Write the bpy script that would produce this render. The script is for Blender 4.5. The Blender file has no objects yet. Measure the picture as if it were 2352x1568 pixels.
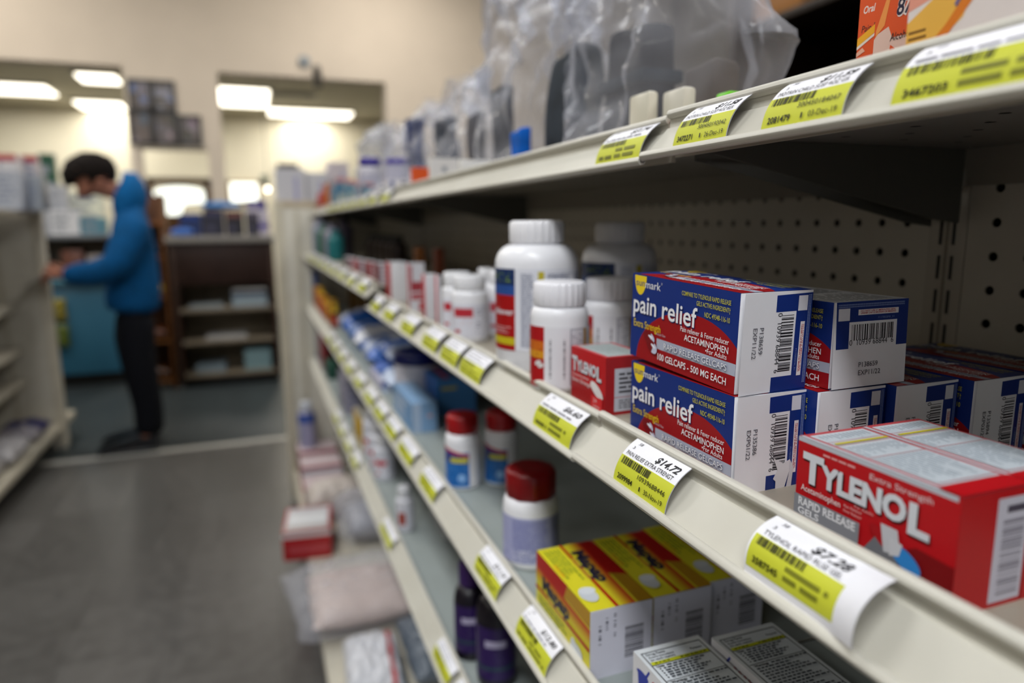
import bpy, bmesh, math, random
from mathutils import Vector, Matrix, noise

# ---------------------------------------------------------------- camera, exposure, world
SC = bpy.context.scene
F, YAW, PIT, ROL, EYE = 1580.0, .3547, .1709, -.0074, 1.25
cy, sy, cp, sp, cr, sr = math.cos(YAW), math.sin(YAW), math.cos(PIT), math.sin(PIT), math.cos(ROL), math.sin(ROL)
RR = Matrix(((cr, -sr, 0), (sr, cr, 0), (0, 0, 1))) @ Matrix(((1, 0, 0), (0, 0, -1), (0, 1, 0))) @ \
    Matrix(((1, 0, 0), (0, cp, -sp), (0, sp, cp))) @ Matrix(((cy, -sy, 0), (sy, cy, 0), (0, 0, 1)))
cam_d = bpy.data.cameras.new('camera')
cam = bpy.data.objects.new('camera', cam_d)
SC.collection.objects.link(cam)
cam.matrix_world = Matrix.Translation((0, 0, EYE)) @ (RR.transposed() @ Matrix(((1, 0, 0), (0, -1, 0), (0, 0, -1)))).to_4x4()
cam_d.sensor_width = 36; cam_d.lens = 36 * F / 2352
cam_d.clip_start = .01; cam_d.clip_end = 100
cam_d.dof.use_dof = True; cam_d.dof.focus_distance = .372; cam_d.dof.aperture_fstop = 3.9
SC.camera = cam
SC.view_settings.view_transform = 'Standard'; SC.view_settings.look = 'None'
SC.view_settings.gamma = 1; SC.view_settings.use_curve_mapping = False
SC.view_settings.exposure = -.85
SC.cycles.max_bounces = 8; SC.cycles.transparent_max_bounces = 24; SC.cycles.use_denoising = True
SC.cycles.sample_clamp_indirect = 4
W = bpy.data.worlds.new('world'); SC.world = W; W.use_nodes = True
W.node_tree.nodes['Background'].inputs[0].default_value = (.55, .6, .7, 1)
W.node_tree.nodes['Background'].inputs[1].default_value = .02


def area(name, loc, rot, sx, sy_, power, col):
    d = bpy.data.lights.new(name, 'AREA'); d.shape = 'RECTANGLE'; d.size = sx; d.size_y = sy_
    d.energy = power; d.color = col
    o = bpy.data.objects.new(name, d); SC.collection.objects.link(o)
    o.location = loc; o.rotation_euler = rot
    return o


# daylight through the shop front behind the photographer, fluorescent troffers overhead
area('shopfront_daylight', (-1.2, -4.3, 1.75), (math.pi / 2, 0, 0), 4.6, 2.2, 24, (.80, .89, 1))
HALL = [(x, y) for x in (-3.4, -1.0, 1.9) for y in (-2.6, -.9, 1.6, 3.9)] + [(-2.2, 5.6), (1.2, 5.6)]  # last pair added to brighten the wall above the openings
for (lx, ly) in HALL:
    area('troffer_light', (lx, ly, 3.85), (0, 0, 0), .56, 1.16, {-2.6: 84, -.9: 100, 1.6: 42, 3.9: 46, 5.6: 84}[ly] * ({-3.4: .24, -1.0: 1.08, 1.9: .5}.get(lx, 1)), (.91, .945, 1) if ly < 5 else (1, .95, .88))
for (lx, ly, p) in ((0, 9.0, 40), (.8, 9.9, 34), (-2.42, 9.3, 40), (-1.6, 10.0, 30)):
    area('rear_troffer_light', (lx, ly, 2.690), (0, 0, 0), .56, 1.1, p, (1, .97, .91))


def ray(u, v):
    return RR.transposed() @ Vector(((u - 1176) / F, (v - 784) / F, 1))


def at(u, v, X=None, Y=None, Z=None):
    """the point of the place seen at pixel (u, v) of the 2352 x 1568 frame on a known plane"""
    d = ray(u, v)
    s = X / d.x if X is not None else Y / d.y if Y is not None else (Z - EYE) / d.z
    return Vector((d.x * s, d.y * s, d.z * s + EYE))


def lin(h):
    if not isinstance(h, str):
        return h if len(h) == 4 else (*h, 1)
    h = h.lstrip('#'); h = ''.join(x * 2 for x in h) if len(h) == 3 else h
    c = [int(h[i:i + 2], 16) / 255 for i in (0, 2, 4)]
    return tuple(x / 12.92 if x <= .04045 else ((x + .055) / 1.055) ** 2.4 for x in c) + (1,)


# ---------------------------------------------------------------- materials
def nmat(name):
    m = bpy.data.materials.new(name); m.use_nodes = True
    nt = m.node_tree
    return m, nt, nt.nodes['Principled BSDF']


def attr_mat(name, rough=.4, spec=.4, metal=0, wear=.0, coat=0, scale=40):
    """surface whose print colour comes from the mesh's colour layer, with procedural wear"""
    m, nt, b = nmat(name)
    a = nt.nodes.new('ShaderNodeAttribute'); a.attribute_name = 'Col'
    n = nt.nodes.new('ShaderNodeTexNoise'); n.inputs['Scale'].default_value = scale; n.inputs['Detail'].default_value = 5
    tc = nt.nodes.new('ShaderNodeTexCoord'); nt.links.new(tc.outputs['Object'], n.inputs['Vector'])
    mx = nt.nodes.new('ShaderNodeMix'); mx.data_type = 'RGBA'; mx.blend_type = 'MULTIPLY'
    r = nt.nodes.new('ShaderNodeValToRGB')
    r.color_ramp.elements[0].position = .3; r.color_ramp.elements[1].position = .55
    r.color_ramp.elements[0].color = (1 - wear, 1 - wear * 1.1, 1 - wear * 1.25, 1); r.color_ramp.elements[1].color = (1, 1, 1, 1)
    nt.links.new(n.outputs['Fac'], r.inputs[0])
    mx.inputs[0].default_value = 1
    nt.links.new(a.outputs['Color'], mx.inputs[6]); nt.links.new(r.outputs[0], mx.inputs[7])
    nt.links.new(mx.outputs[2], b.inputs['Base Color'])
    mr = nt.nodes.new('ShaderNodeMapRange'); mr.inputs[3].default_value = rough - .07; mr.inputs[4].default_value = rough + .1
    nt.links.new(n.outputs['Fac'], mr.inputs[0]); nt.links.new(mr.outputs[0], b.inputs['Roughness'])
    b.inputs['Specular IOR Level'].default_value = spec; b.inputs['Metallic'].default_value = metal
    b.inputs['Coat Weight'].default_value = coat
    return m


M_CARD = attr_mat('printed_card', .38, .45, wear=.03)
M_PAPER = attr_mat('label_paper', .5, .3, wear=.02)
M_PLASTIC = attr_mat('moulded_plastic', .3, .5, wear=.02)
M_PAINT = attr_mat('painted_steel', .42, .4, wear=.07, scale=14)
M_WOOD = attr_mat('stained_wood', .5, .3, wear=.3, scale=9)
M_CLOTH = attr_mat('woven_cloth', .85, .15, wear=.2, scale=25)
M_SKIN = attr_mat('skin', .55, .3, wear=.05, scale=20)
M_FOAM = attr_mat('dark_foam', .8, .2, wear=.3, scale=30)


def emit_mat(name, col, strength):
    m, nt, b = nmat(name)
    b.inputs['Base Color'].default_value = lin(col); b.inputs['Emission Color'].default_value = lin(col)
    b.inputs['Emission Strength'].default_value = strength
    return m


M_TUBE = emit_mat('lit_diffuser', '#fff6e2', 7)
M_DAY = emit_mat('daylit_glass', '#f6fbf0', 3.2)
M_BULB = emit_mat('lit_bulb', '#fff4e0', 9)


def plain(name, col, rough=.6, n_scale=6, n_amt=.12, bump=0, spec=.3, second=None):
    m, nt, b = nmat(name)
    tc = nt.nodes.new('ShaderNodeTexCoord')
    n = nt.nodes.new('ShaderNodeTexNoise'); n.inputs['Scale'].default_value = n_scale; n.inputs['Detail'].default_value = 6
    nt.links.new(tc.outputs['Object'], n.inputs['Vector'])
    r = nt.nodes.new('ShaderNodeValToRGB'); c = lin(col)
    r.color_ramp.elements[0].position = .3; r.color_ramp.elements[1].position = .7
    r.color_ramp.elements[0].color = lin(second) if second else tuple(x * (1 - n_amt) for x in c[:3]) + (1,)
    r.color_ramp.elements[1].color = c
    nt.links.new(n.outputs['Fac'], r.inputs[0]); nt.links.new(r.outputs[0], b.inputs['Base Color'])
    b.inputs['Roughness'].default_value = rough; b.inputs['Specular IOR Level'].default_value = spec
    if bump:
        bp = nt.nodes.new('ShaderNodeBump'); bp.inputs['Strength'].default_value = bump
        nt.links.new(n.outputs['Fac'], bp.inputs['Height']); nt.links.new(bp.outputs[0], b.inputs['Normal'])
    return m


def tile_mat(name, c1, c2, grout, rough):
    m, nt, b = nmat(name)
    tc = nt.nodes.new('ShaderNodeTexCoord')
    br = nt.nodes.new('ShaderNodeTexBrick'); br.offset = 0; br.inputs['Scale'].default_value = 1
    br.inputs['Brick Width'].default_value = .305; br.inputs['Row Height'].default_value = .305
    br.inputs['Mortar Size'].default_value = .0015; br.inputs['Mortar Smooth'].default_value = .3
    br.inputs['Color1'].default_value = lin(c1); br.inputs['Color2'].default_value = lin(c2); br.inputs['Mortar'].default_value = lin(grout)
    nt.links.new(tc.outputs['Object'], br.inputs['Vector'])
    n = nt.nodes.new('ShaderNodeTexNoise'); n.inputs['Scale'].default_value = 22; n.inputs['Detail'].default_value = 8
    nt.links.new(tc.outputs['Object'], n.inputs['Vector'])
    mx = nt.nodes.new('ShaderNodeMix'); mx.data_type = 'RGBA'; mx.blend_type = 'OVERLAY'; mx.inputs[0].default_value = .45
    nt.links.new(br.outputs['Color'], mx.inputs[6]); nt.links.new(n.outputs['Fac'], mx.inputs[7])
    nt.links.new(mx.outputs[2], b.inputs['Base Color'])
    mr = nt.nodes.new('ShaderNodeMapRange'); mr.inputs[3].default_value = rough - .06; mr.inputs[4].default_value = rough + .14
    nt.links.new(n.outputs['Fac'], mr.inputs[0]); nt.links.new(mr.outputs[0], b.inputs['Roughness'])
    bp = nt.nodes.new('ShaderNodeBump'); bp.inputs['Strength'].default_value = .08; bp.inputs['Distance'].default_value = .002
    nt.links.new(n.outputs['Fac'], bp.inputs['Height']); nt.links.new(bp.outputs[0], b.inputs['Normal'])
    return m


def bag_mat(name, tint, alpha, rough=.18):
    """thin clear polythene: see-through film with sheen and a little milkiness"""
    m, nt, b = nmat(name)
    out = nt.nodes['Material Output']
    tr = nt.nodes.new('ShaderNodeBsdfTransparent'); tr.inputs[0].default_value = (.93, .94, .96, 1)
    b.inputs['Base Color'].default_value = lin(tint); b.inputs['Roughness'].default_value = rough
    b.inputs['Specular IOR Level'].default_value = .7
    tc = nt.nodes.new('ShaderNodeTexCoord')
    n = nt.nodes.new('ShaderNodeTexNoise'); n.noise_type = 'RIDGED_MULTIFRACTAL'; n.inputs['Scale'].default_value = 11; n.inputs['Detail'].default_value = 4; n.inputs['Distortion'].default_value = .6
    nt.links.new(tc.outputs['Object'], n.inputs['Vector'])
    mr = nt.nodes.new('ShaderNodeMapRange'); mr.inputs[1].default_value = .4; mr.inputs[2].default_value = 1.0
    mr.inputs[3].default_value = alpha * .6; mr.inputs[4].default_value = min(1, alpha * 3)
    nt.links.new(n.outputs['Fac'], mr.inputs[0])
    bp = nt.nodes.new('ShaderNodeBump'); bp.inputs['Strength'].default_value = .5; bp.inputs['Distance'].default_value = .012
    nt.links.new(n.outputs['Fac'], bp.inputs['Height']); nt.links.new(bp.outputs[0], b.inputs['Normal'])
    lw = nt.nodes.new('ShaderNodeLayerWeight'); lw.inputs[0].default_value = .2            # film reads denser where it is seen edge-on
    nt.links.new(bp.outputs[0], lw.inputs[1])
    ad = nt.nodes.new('ShaderNodeMath'); ad.operation = 'MULTIPLY_ADD'; ad.use_clamp = True; ad.inputs[1].default_value = .34
    nt.links.new(lw.outputs[1], ad.inputs[0]); nt.links.new(mr.outputs[0], ad.inputs[2])
    ms = nt.nodes.new('ShaderNodeMixShader')
    nt.links.new(ad.outputs[0], ms.inputs[0]); nt.links.new(tr.outputs[0], ms.inputs[1]); nt.links.new(b.outputs[0], ms.inputs[2])
    nt.links.new(ms.outputs[0], out.inputs['Surface'])
    return m


M_BAG = bag_mat('clear_polythene', '#eeeef6', .17)
M_BAGM = bag_mat('milky_polythene', '#e6e4e6', .3)


# ---------------------------------------------------------------- mesh builder
class Art:
    """flat printing: a list of (polygons, colour, layer) in metres on a w x h face"""
    def __init__(s, w, h, bg=None):
        s.w, s.h, s.it, s.n = w, h, [], 0
        if bg: s.rect(0, 0, w, h, bg)

    def poly(s, vs, col, faces=None, rect=False):
        s.n += 1
        s.it.append((vs, faces or [tuple(range(len(vs)))], col, s.n, faces is None and rect)); return s

    def rect(s, x0, y0, x1, y1, col):
        return s.poly([(x0, y0), (x1, y0), (x1, y1), (x0, y1)], col, rect=True)

    def ell(s, cx, cy_, rx, ry, col, a0=0, a1=360, n=28, rot=0):
        c, q = math.cos(rot), math.sin(rot); vs = []
        for i in range(n + 1 if a1 - a0 < 360 else n):
            a = math.radians(a0 + (a1 - a0) * i / n); x, y = rx * math.cos(a), ry * math.sin(a)
            vs.append((cx + x * c - y * q, cy_ + x * q + y * c))
        return s.poly(vs, col)

    def text(s, t, x, y, h, col, w=None, bold=0, shear=0, al='l', rot=0, under=None, ud=(0, 0), ub=.03):
        """h = height of a capital; w = exact width; under = colour of an outline/shadow printed first"""
        if under: s.text(t, x + ud[0], y + ud[1], h, under, w, bold + ub, shear, al, rot)
        V, Fc, wd = glyphs(t, bold, shear)
        sx = h if w is None else w / wd
        ox = {'l': 0, 'r': -wd * sx, 'c': -wd * sx / 2}[al]
        c, q = math.cos(rot), math.sin(rot)
        vs = []
        for (a, b) in V:
            a, b = a * sx + ox, b * h
            vs.append((x + a * c - b * q, y + a * q + b * c))
        return s.poly(vs, col, Fc)

    def lines(s, x0, y0, x1, y1, n, col, fill=.5, seed=1, ragged=.3, words=True):
        """n rows of fine print between y1 (top) and y0"""
        r = random.Random(seed); p = (y1 - y0) / n
        vs, fs = [], []
        for i in range(n):
            ya = y1 - p * (i + .5 + fill / 2); yb = ya + p * fill
            xe = x1 - (x1 - x0) * r.random() * ragged; x = x0
            while x < xe - p * .2:
                L = min(p * (1.2 + 2.6 * r.random()), xe - x) if words else xe - x
                k = len(vs); vs += [(x, ya), (x + L, ya), (x + L, yb), (x, yb)]; fs.append((k, k + 1, k + 2, k + 3))
                x += L + p * .45
        return s.poly(vs, col, fs)

    def bars(s, x0, y0, x1, y1, col, n=30, seed=3, along='x'):
        r = random.Random(seed); vs, fs = [], []
        ws = [r.choice((1, 1, 2, 3)) for _ in range(2 * n - 1)]; T = sum(ws); p = 0
        for i, wd in enumerate(ws):
            if i % 2 == 0:
                a, b = p / T, (p + wd) / T; k = len(vs)
                if along == 'x':
                    A, B = x0 + (x1 - x0) * a, x0 + (x1 - x0) * b; vs += [(A, y0), (B, y0), (B, y1), (A, y1)]
                else:
                    A, B = y0 + (y1 - y0) * a, y0 + (y1 - y0) * b; vs += [(x0, A), (x1, A), (x1, B), (x0, B)]
                fs.append((k, k + 1, k + 2, k + 3))
            p += wd
        return s.poly(vs, col, fs)


_GL = {}


def glyphs(t, bold=0, shear=0):
    k = (t, bold, shear)
    if k not in _GL:
        c = bpy.data.curves.new('lettering', 'FONT'); c.body = t; c.size = 1; c.resolution_u = 3; c.offset = bold; c.shear = shear
        o = bpy.data.objects.new('lettering', c)
        m = bpy.data.meshes.new_from_object(o)
        V = [(v.co.x / .682, v.co.y / .682) for v in m.vertices]
        x0 = min(v[0] for v in V); x1 = max(v[0] for v in V)
        _GL[k] = ([(a - x0, b) for a, b in V], [tuple(p.vertices) for p in m.polygons], x1 - x0)
        bpy.data.meshes.remove(m); bpy.data.objects.remove(o); bpy.data.curves.remove(c)
    return _GL[k]


class MB:
    def __init__(s):
        s.bm = bmesh.new(); s.cl = s.bm.loops.layers.float_color.new('Col')

    def face(s, vs, col):
        try: f = s.bm.faces.new(vs)
        except ValueError: return None
        for l in f.loops: l[s.cl] = col
        return f

    def quadmesh(s, vs, fs, col):
        V = [s.bm.verts.new(v) for v in vs]; c = lin(col) if not callable(col) else None
        return [s.face([V[i] for i in f], c if c else lin(col(k))) for k, f in enumerate(fs)]

    def box(s, x0, y0, z0, x1, y1, z1, col, bevel=0, cols=None, seg=2):
        """cols: colours of (-x, +x, -y, +y, -z, +z)"""
        P = [(x, y, z) for x in (x0, x1) for y in (y0, y1) for z in (z0, z1)]
        V = [s.bm.verts.new(p) for p in P]
        Fs = [(0, 1, 3, 2), (4, 6, 7, 5), (0, 4, 5, 1), (2, 3, 7, 6), (0, 2, 6, 4), (1, 5, 7, 3)]
        fs = [s.face([V[i] for i in f], lin((cols or [col] * 6)[k] or col)) for k, f in enumerate(Fs)]
        if bevel:
            es = list({e for f in fs for e in f.edges})
            r = bmesh.ops.bevel(s.bm, geom=es, offset=bevel, segments=seg, affect='EDGES', profile=.5)
        return s

    def lathe(s, prof, col, c=(0, 0, 0), n=32, cap=True, flute=0, nf=0):
        """prof: [(r, z) or (r, z, colour)]; colour applies from that ring upwards"""
        rings, cols = [], []
        cur = col
        for p in prof:
            if len(p) > 2: cur = p[2]
            cols.append(lin(cur))
            rg = []
            for i in range(n):
                a = 2 * math.pi * i / n
                r = p[0] * (1 + (flute if nf and (i * nf // n) % 2 else 0))
                rg.append(s.bm.verts.new((c[0] + r * math.cos(a), c[1] + r * math.sin(a), c[2] + p[1])))
            rings.append(rg)
        for k in range(len(rings) - 1):
            for i in range(n):
                j = (i + 1) % n
                s.face([rings[k][i], rings[k][j], rings[k + 1][j], rings[k + 1][i]], cols[k])
        if cap:
            s.face(rings[0][::-1], cols[0]); s.face(rings[-1], cols[-1])
        return s

    def prism(s, pts, axis, a, b, col):
        """extrude a 2D outline along an axis; pts in the other two axes' order (x,y,z minus axis)"""
        def P(p, t):
            q = list(p); q.insert('xyz'.index(axis), t); return q
        A = [s.bm.verts.new(P(p, a)) for p in pts]; B = [s.bm.verts.new(P(p, b)) for p in pts]
        n = len(pts); c = lin(col)
        s.face(A[::-1], c); s.face(B, c)
        for i in range(n):
            j = (i + 1) % n; s.face([A[i], A[j], B[j], B[i]], c)
        return s

    def tube(s, pts, r, col, n=8):
        pts = [Vector(p) for p in pts]; rs = r if isinstance(r, (list, tuple)) else [r] * len(pts); rings = []
        c = lin(col)
        for i, p in enumerate(pts):
            t = (pts[min(i + 1, len(pts) - 1)] - pts[max(i - 1, 0)]).normalized()
            u = t.orthogonal().normalized() if i == 0 else (u - t * u.dot(t)).normalized()
            w = t.cross(u)
            rings.append([s.bm.verts.new(p + (u * math.cos(2 * math.pi * k / n) + w * math.sin(2 * math.pi * k / n)) * rs[i]) for k in range(n)])
        for a, b in zip(rings, rings[1:]):
            for k in range(n):
                j = (k + 1) % n; s.face([a[k], a[j], b[j], b[k]], c)
        s.face(rings[0][::-1], c); s.face(rings[-1], c)
        return s

    def art(s, A, o=None, u=None, v=None, nrm=None, fn=None, eps=4e-5, cut=0):
        """print an Art on the plane o + x*u + y*v, or through fn(x, y, lift)"""
        if fn is None:
            o, u, v = Vector(o), Vector(u), Vector(v); nn = u.cross(v).normalized()
            fn = lambda x, y, e: o + u * x + v * y + nn * e
        for vs, fs, col, k, isr in A.it:
            c = lin(col)
            if cut and len(vs) == 4 and len(fs) == 1:   # flat patches on a curved face are split in strips
                (x0, y0), (x1, y1) = vs[0], vs[2]; m = max(1, int(abs(x1 - x0) / cut)); my = max(1, int(abs(y1 - y0) / cut))
                if not isr: m, my = (max(1, int(abs(vs[2][0] - vs[0][0]) / cut)), 1) if vs[0][0] != vs[1][0] else (1, max(1, int(abs(vs[2][0] - vs[1][0]) / cut)))
                def bl(a, b): return [(vs[0][q] * (1 - a) + vs[1][q] * a) * (1 - b) + (vs[3][q] * (1 - a) + vs[2][q] * a) * b for q in (0, 1)]
                G = [[s.bm.verts.new(fn(*bl(i / m, j / my), eps * k)) for j in range(my + 1)] for i in range(m + 1)]
                for i in range(m):
                    for j in range(my): s.face([G[i][j], G[i + 1][j], G[i + 1][j + 1], G[i][j + 1]], c)
                continue
            V = [s.bm.verts.new(fn(x, y, eps * k)) for x, y in vs]
            for f in fs: s.face([V[i] for i in f], c)
        return s

    def xf(s, M):
        bmesh.ops.transform(s.bm, matrix=M, verts=s.bm.verts); return s

    def build(s, name, mat, parent=None, smooth=True, loc=None, rot=None, angle=35, normals=True):
        if normals: pass
        me = bpy.data.meshes.new(name); s.bm.to_mesh(me); s.bm.free()
        me.materials.append(mat)
        if smooth:
            me.polygons.foreach_set('use_smooth', [True] * len(me.polygons)); me.set_sharp_from_angle(angle=math.radians(angle))
        o = bpy.data.objects.new(name, me); SC.collection.objects.link(o)
        if parent: o.parent = parent
        if loc is not None: o.location = loc
        if rot is not None: o.rotation_euler = rot
        return o


def tag(o, label, cat, group=None, kind=None):
    o['label'] = label; o['category'] = cat
    if group: o['group'] = group
    if kind: o['kind'] = kind
    return o


def empty(name, loc, label, cat, group=None, rz=0):
    o = bpy.data.objects.new(name, None); SC.collection.objects.link(o)
    o.location = loc; o.rotation_euler = (0, 0, rz); o.empty_display_size = .05
    return tag(o, label, cat, group)


def struct(o):
    o['kind'] = 'structure'; return o


def copy_thing(o, loc=None, rot=None, label=None, group=None):
    c = o.copy(); SC.collection.objects.link(c)
    if loc is not None: c.location = loc
    if rot is not None: c.rotation_euler = rot
    if label: c['label'] = label
    if group: c['group'] = group
    for ch in list(o.children):
        d = ch.copy(); SC.collection.objects.link(d); d.parent = c; d.matrix_parent_inverse = ch.matrix_parent_inverse.copy()
        for g in list(ch.children):
            e = g.copy(); SC.collection.objects.link(e); e.parent = d
    return c


NTH = 'first second third fourth fifth sixth seventh eighth ninth tenth eleventh twelfth thirteenth fourteenth fifteenth sixteenth seventeenth eighteenth nineteenth twentieth'.split()

# ---------------------------------------------------------------- the setting
CREAM = '#cfcabc'
M_WALL = plain('painted_wall', '#d3c6b6', .75, 3, .06)
M_SIDE = plain('dark_unseen_wall', '#7d7566', .8, 3, .1)  # unseen walls given a darker colour to cut bounced light
M_REAR = plain('rear_wall_paint', '#dcd5c0', .7, 3, .05)
M_CEIL = plain('ceiling_tile', '#c9c0a6', .85, 60, .08)
M_FLOOR = tile_mat('vinyl_tile', '#5c5a57', '#514f4c', '#3a3936', .29)
M_FLOOR2 = tile_mat('rear_vinyl_tile', '#2f3638', '#2b3234', '#202425', .4)

YW = 7.0      # wall between the shop and the dispensary
for nm, b, m in (('floor', (-4.5, -4.5, -.1, 4.5, 4.13, 0), M_FLOOR), ('floor_rear', (-4.5, 4.13, -.1, 4.5, 10.6, 0), M_FLOOR2)):
    struct(MB().box(*b, '#ffffff').build(nm, m))
struct(MB().box(-4.5, 4.13, 0, 4.5, 4.18, .004, '#b9b6ae', cols=None).build('trim_1', M_PAINT))
struct(MB().box(-4.5, -4.5, 3.9, 4.5, YW + .2, 4.0, '#ffffff').build('ceiling', M_CEIL))
struct(MB().box(-4.5, YW + .2, 2.75, 4.5, 10.6, 2.85, '#ffffff').build('ceiling_rear', plain('rear_ceiling_tile', '#e9e2cc', .85, 60, .06)))
HZ2 = 2.60
w = MB()
w.box(-4.5, YW, HZ2, 4.5, YW + .2, 3.9, '#ffffff')                       # header over both openings
w.box(-.965, YW, 1.925, -.21, YW + .2, HZ2, '#ffffff')                     # pier between the openings
w.box(-.965, YW, .0, -.885, YW + .2, 1.925, '#ffffff')
w.box(-.335, YW, .0, -.21, YW + .2, 1.925, '#ffffff')
w.box(1.30, YW, 0, 4.5, YW + .2, HZ2, '#ffffff')
w.box(-4.5, YW, 0, -3.2, YW + .2, HZ2, '#ffffff')
struct(w.build('wall_back', M_WALL))
struct(MB().box(-4.5, 10.5, 0, 4.5, 10.6, 2.75, '#ffffff').build('wall_rear', M_REAR))
struct(MB().box(-4.6, -4.5, 0, -4.5, 10.6, 3.9, '#ffffff').build('wall_left', M_SIDE))
struct(MB().box(4.5, -4.5, 0, 4.6, 10.6, 3.9, '#ffffff').build('wall_right', M_SIDE))
w = MB()
w.box(-4.5, -4.6, 0, 4.5, -4.5, .6, '#ffffff'); w.box(-4.5, -4.6, 2.9, 4.5, -4.5, 3.9, '#ffffff')
w.box(-4.5, -4.6, .6, -3.6, -4.5, 2.9, '#ffffff'); w.box(1.2, -4.6, .6, 4.5, -4.5, 2.9, '#ffffff')
struct(w.build('wall_front', M_SIDE))
w = MB()
for x in (-3.6, -2.0, -.4, 1.15): w.box(x, -4.58, .6, x + .06, -4.52, 2.9, '#8b8d8e')
w.box(-3.6, -4.58, .6, 1.2, -4.52, .66, '#8b8d8e'); w.box(-3.6, -4.58, 2.84, 1.2, -4.52, 2.9, '#8b8d8e')
struct(w.build('window_1', M_PAINT))


def troffer(loc, sx, sy_, label, group):
    t = empty('ceiling_light', loc, label, 'ceiling light', group)
    f = MB()
    for (a, b, c, d) in ((-sx, -sy_, -sx + .03, sy_), (sx - .03, -sy_, sx, sy_), (-sx, -sy_, sx, -sy_ + .03), (-sx, sy_ - .03, sx, sy_)):
        f.box(a, b, -.03, c, d, 0, '#d8d6cc')
    f.build('frame', M_PAINT, t, smooth=False)
    MB().box(-sx + .03, -sy_ + .03, -.022 if loc[2] > 3 else -.050, sx - .03, sy_ - .03, -.006, '#ffffff').build('diffuser', M_TUBE, t, smooth=False)
    return t


troffer((0, 9.0, 2.75), .30, .60, 'lit ceiling light left of the long bright one, through the right opening', None)
troffer((.83, 10.0, 2.75), .56, .28, 'long lit ceiling light near the cream rear wall, through the right opening', None)
troffer((-2.42, 9.2, 2.75), .47, .30, 'large lit ceiling light at the far left above the counter', None)
troffer((-1.36, 8.3, 2.75), .20, .22, 'slanted small ceiling light high beside the pier with pictures', None)
troffer((-1.66, 10.1, 2.75), .28, .28, 'lower small ceiling light beside the pier with pictures', None)
for i, (lx, ly) in enumerate(HALL):
    troffer((lx, ly, 3.9), .30, .60, 'ceiling light of the shop hall above the aisles, outside the picture', 'ceiling lights of the shop hall')

v = empty('ceiling_vent', (.53, 8.75, 2.745), 'dark slotted air vent in the ceiling seen through the right opening', 'air vent')
m = MB(); m.box(-.27, -.12, -.01, .27, .12, 0, '#6d685c'); m.build('frame', M_PAINT, v, smooth=False)
m = MB()
for i in range(6): m.box(-.24, -.1 + i * .036, -.018, .24, -.085 + i * .036, -.01, '#4a463e')
m.build('louvre', M_PAINT, v, smooth=False)

# pictures on the pier, camera and smoke detector on the header
def picture(x0, z0, x1, z1, label, cols, seed):
    p = empty('framed_picture', ((x0 + x1) / 2, YW, (z0 + z1) / 2), label, 'picture', None)
    hw, hh = (x1 - x0) / 2, (z1 - z0) / 2
    m = MB()
    for (a, b, c, d) in ((-hw, -hh, -hw + .022, hh), (hw - .022, -hh, hw, hh), (-hw, -hh, hw, -hh + .022), (-hw, hh - .022, hw, hh)):
        m.box(a, -.022, b, c, 0, d, '#2c2724')
    m.build('frame', M_PLASTIC, p, smooth=False)
    m = MB(); m.box(-hw + .02, -.010, -hh + .02, hw - .02, 0, hh - .02, '#5f5650')
    A = Art(2 * hw - .04, 2 * hh - .04); r = random.Random(seed)
    for k in range(7):
        x, y = r.random() * A.w * .7, r.random() * A.h * .7
        A.rect(x, y, min(A.w, x + A.w * (.15 + .3 * r.random())), min(A.h, y + A.h * (.1 + .3 * r.random())), r.choice(cols))
    m.art(A, (-hw + .02, -.0102, -hh + .02), (1, 0, 0), (0, 0, 1), eps=3e-4)
    m.build('print', M_CARD, p, smooth=False)


PC = ['#6f6a72', '#8a7f86', '#4d4a40', '#57606e', '#6b5f5a']
picture(-.935, 2.24, -.755, 2.50, 'upper left dark framed picture on the pier', ['#5d6f9a', '#7f7a86', '#4d4a40'], 1)
picture(-.750, 2.24, -.565, 2.50, 'upper right dark framed picture on the pier', ['#7b86a8', '#4f5b48', '#8a8a96'], 2)
picture(-.950, 1.95, -.765, 2.235, 'bottom left dark framed picture on the pier', PC, 3)
picture(-.760, 1.95, -.570, 2.235, 'middle picture of the bottom row on the pier', PC + ['#9a8a92'], 4)
picture(-.565, 1.955, -.375, 2.215, 'bottom right dark framed picture on the pier', PC + ['#8c6f86'], 5)
c = empty('security_camera', (.66, YW, 2.68), 'small grey security camera on the beam over the right opening', 'camera')
MB().box(-.03, -.05, -.03, .03, 0, .03, '#59544d', .006).build('bracket', M_PLASTIC, c)
m = MB().lathe([(.035, 0), (.04, .02), (.04, .12), (.03, .13)], '#4c4843', n=16); m.xf(Matrix.Translation((0, -.05, -.04)) @ Matrix.Rotation(math.radians(200), 4, 'X'))
m.build('camera_body', M_PLASTIC, c)
tag(MB().lathe([(.055, 0), (.055, .02), (.035, .035)], '#8f959a', n=20).xf(Matrix.Translation((.55, YW, 2.74)) @ Matrix.Rotation(math.pi / 2, 4, 'X')).build('motion_sensor', M_PLASTIC), 'small round grey sensor on the beam above the security camera', 'sensor')
s = MB().box(.38, 10.44, 2.03, .66, 10.5, 2.10, '#2a2522', .004); tag(s.build('dark_sign', M_PLASTIC), 'narrow dark sign on the cream rear wall', 'sign')

# ---------------------------------------------------------------- the right-hand gondola
D = .5204
JY = [-.514, .400, 1.314, 2.228, 3.142]
UP = .020      # the far sections of the middle row hang one slot higher
lift = lambda k, y: UP if k == 'B' and y > 1.314 else 0
SH = dict(A=(.2574, 1.3186), B=(.211, 1.123), C=(.211, .920), D=(.211, .689))
SURF = {k: z - (.014 if k == 'A' else .010) for k, (x, z) in SH.items()}
BASE_X, BASE_Z = .10, .150
ZB0 = 1.104     # the nearest shelf of the middle row has a deeper tray

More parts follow.
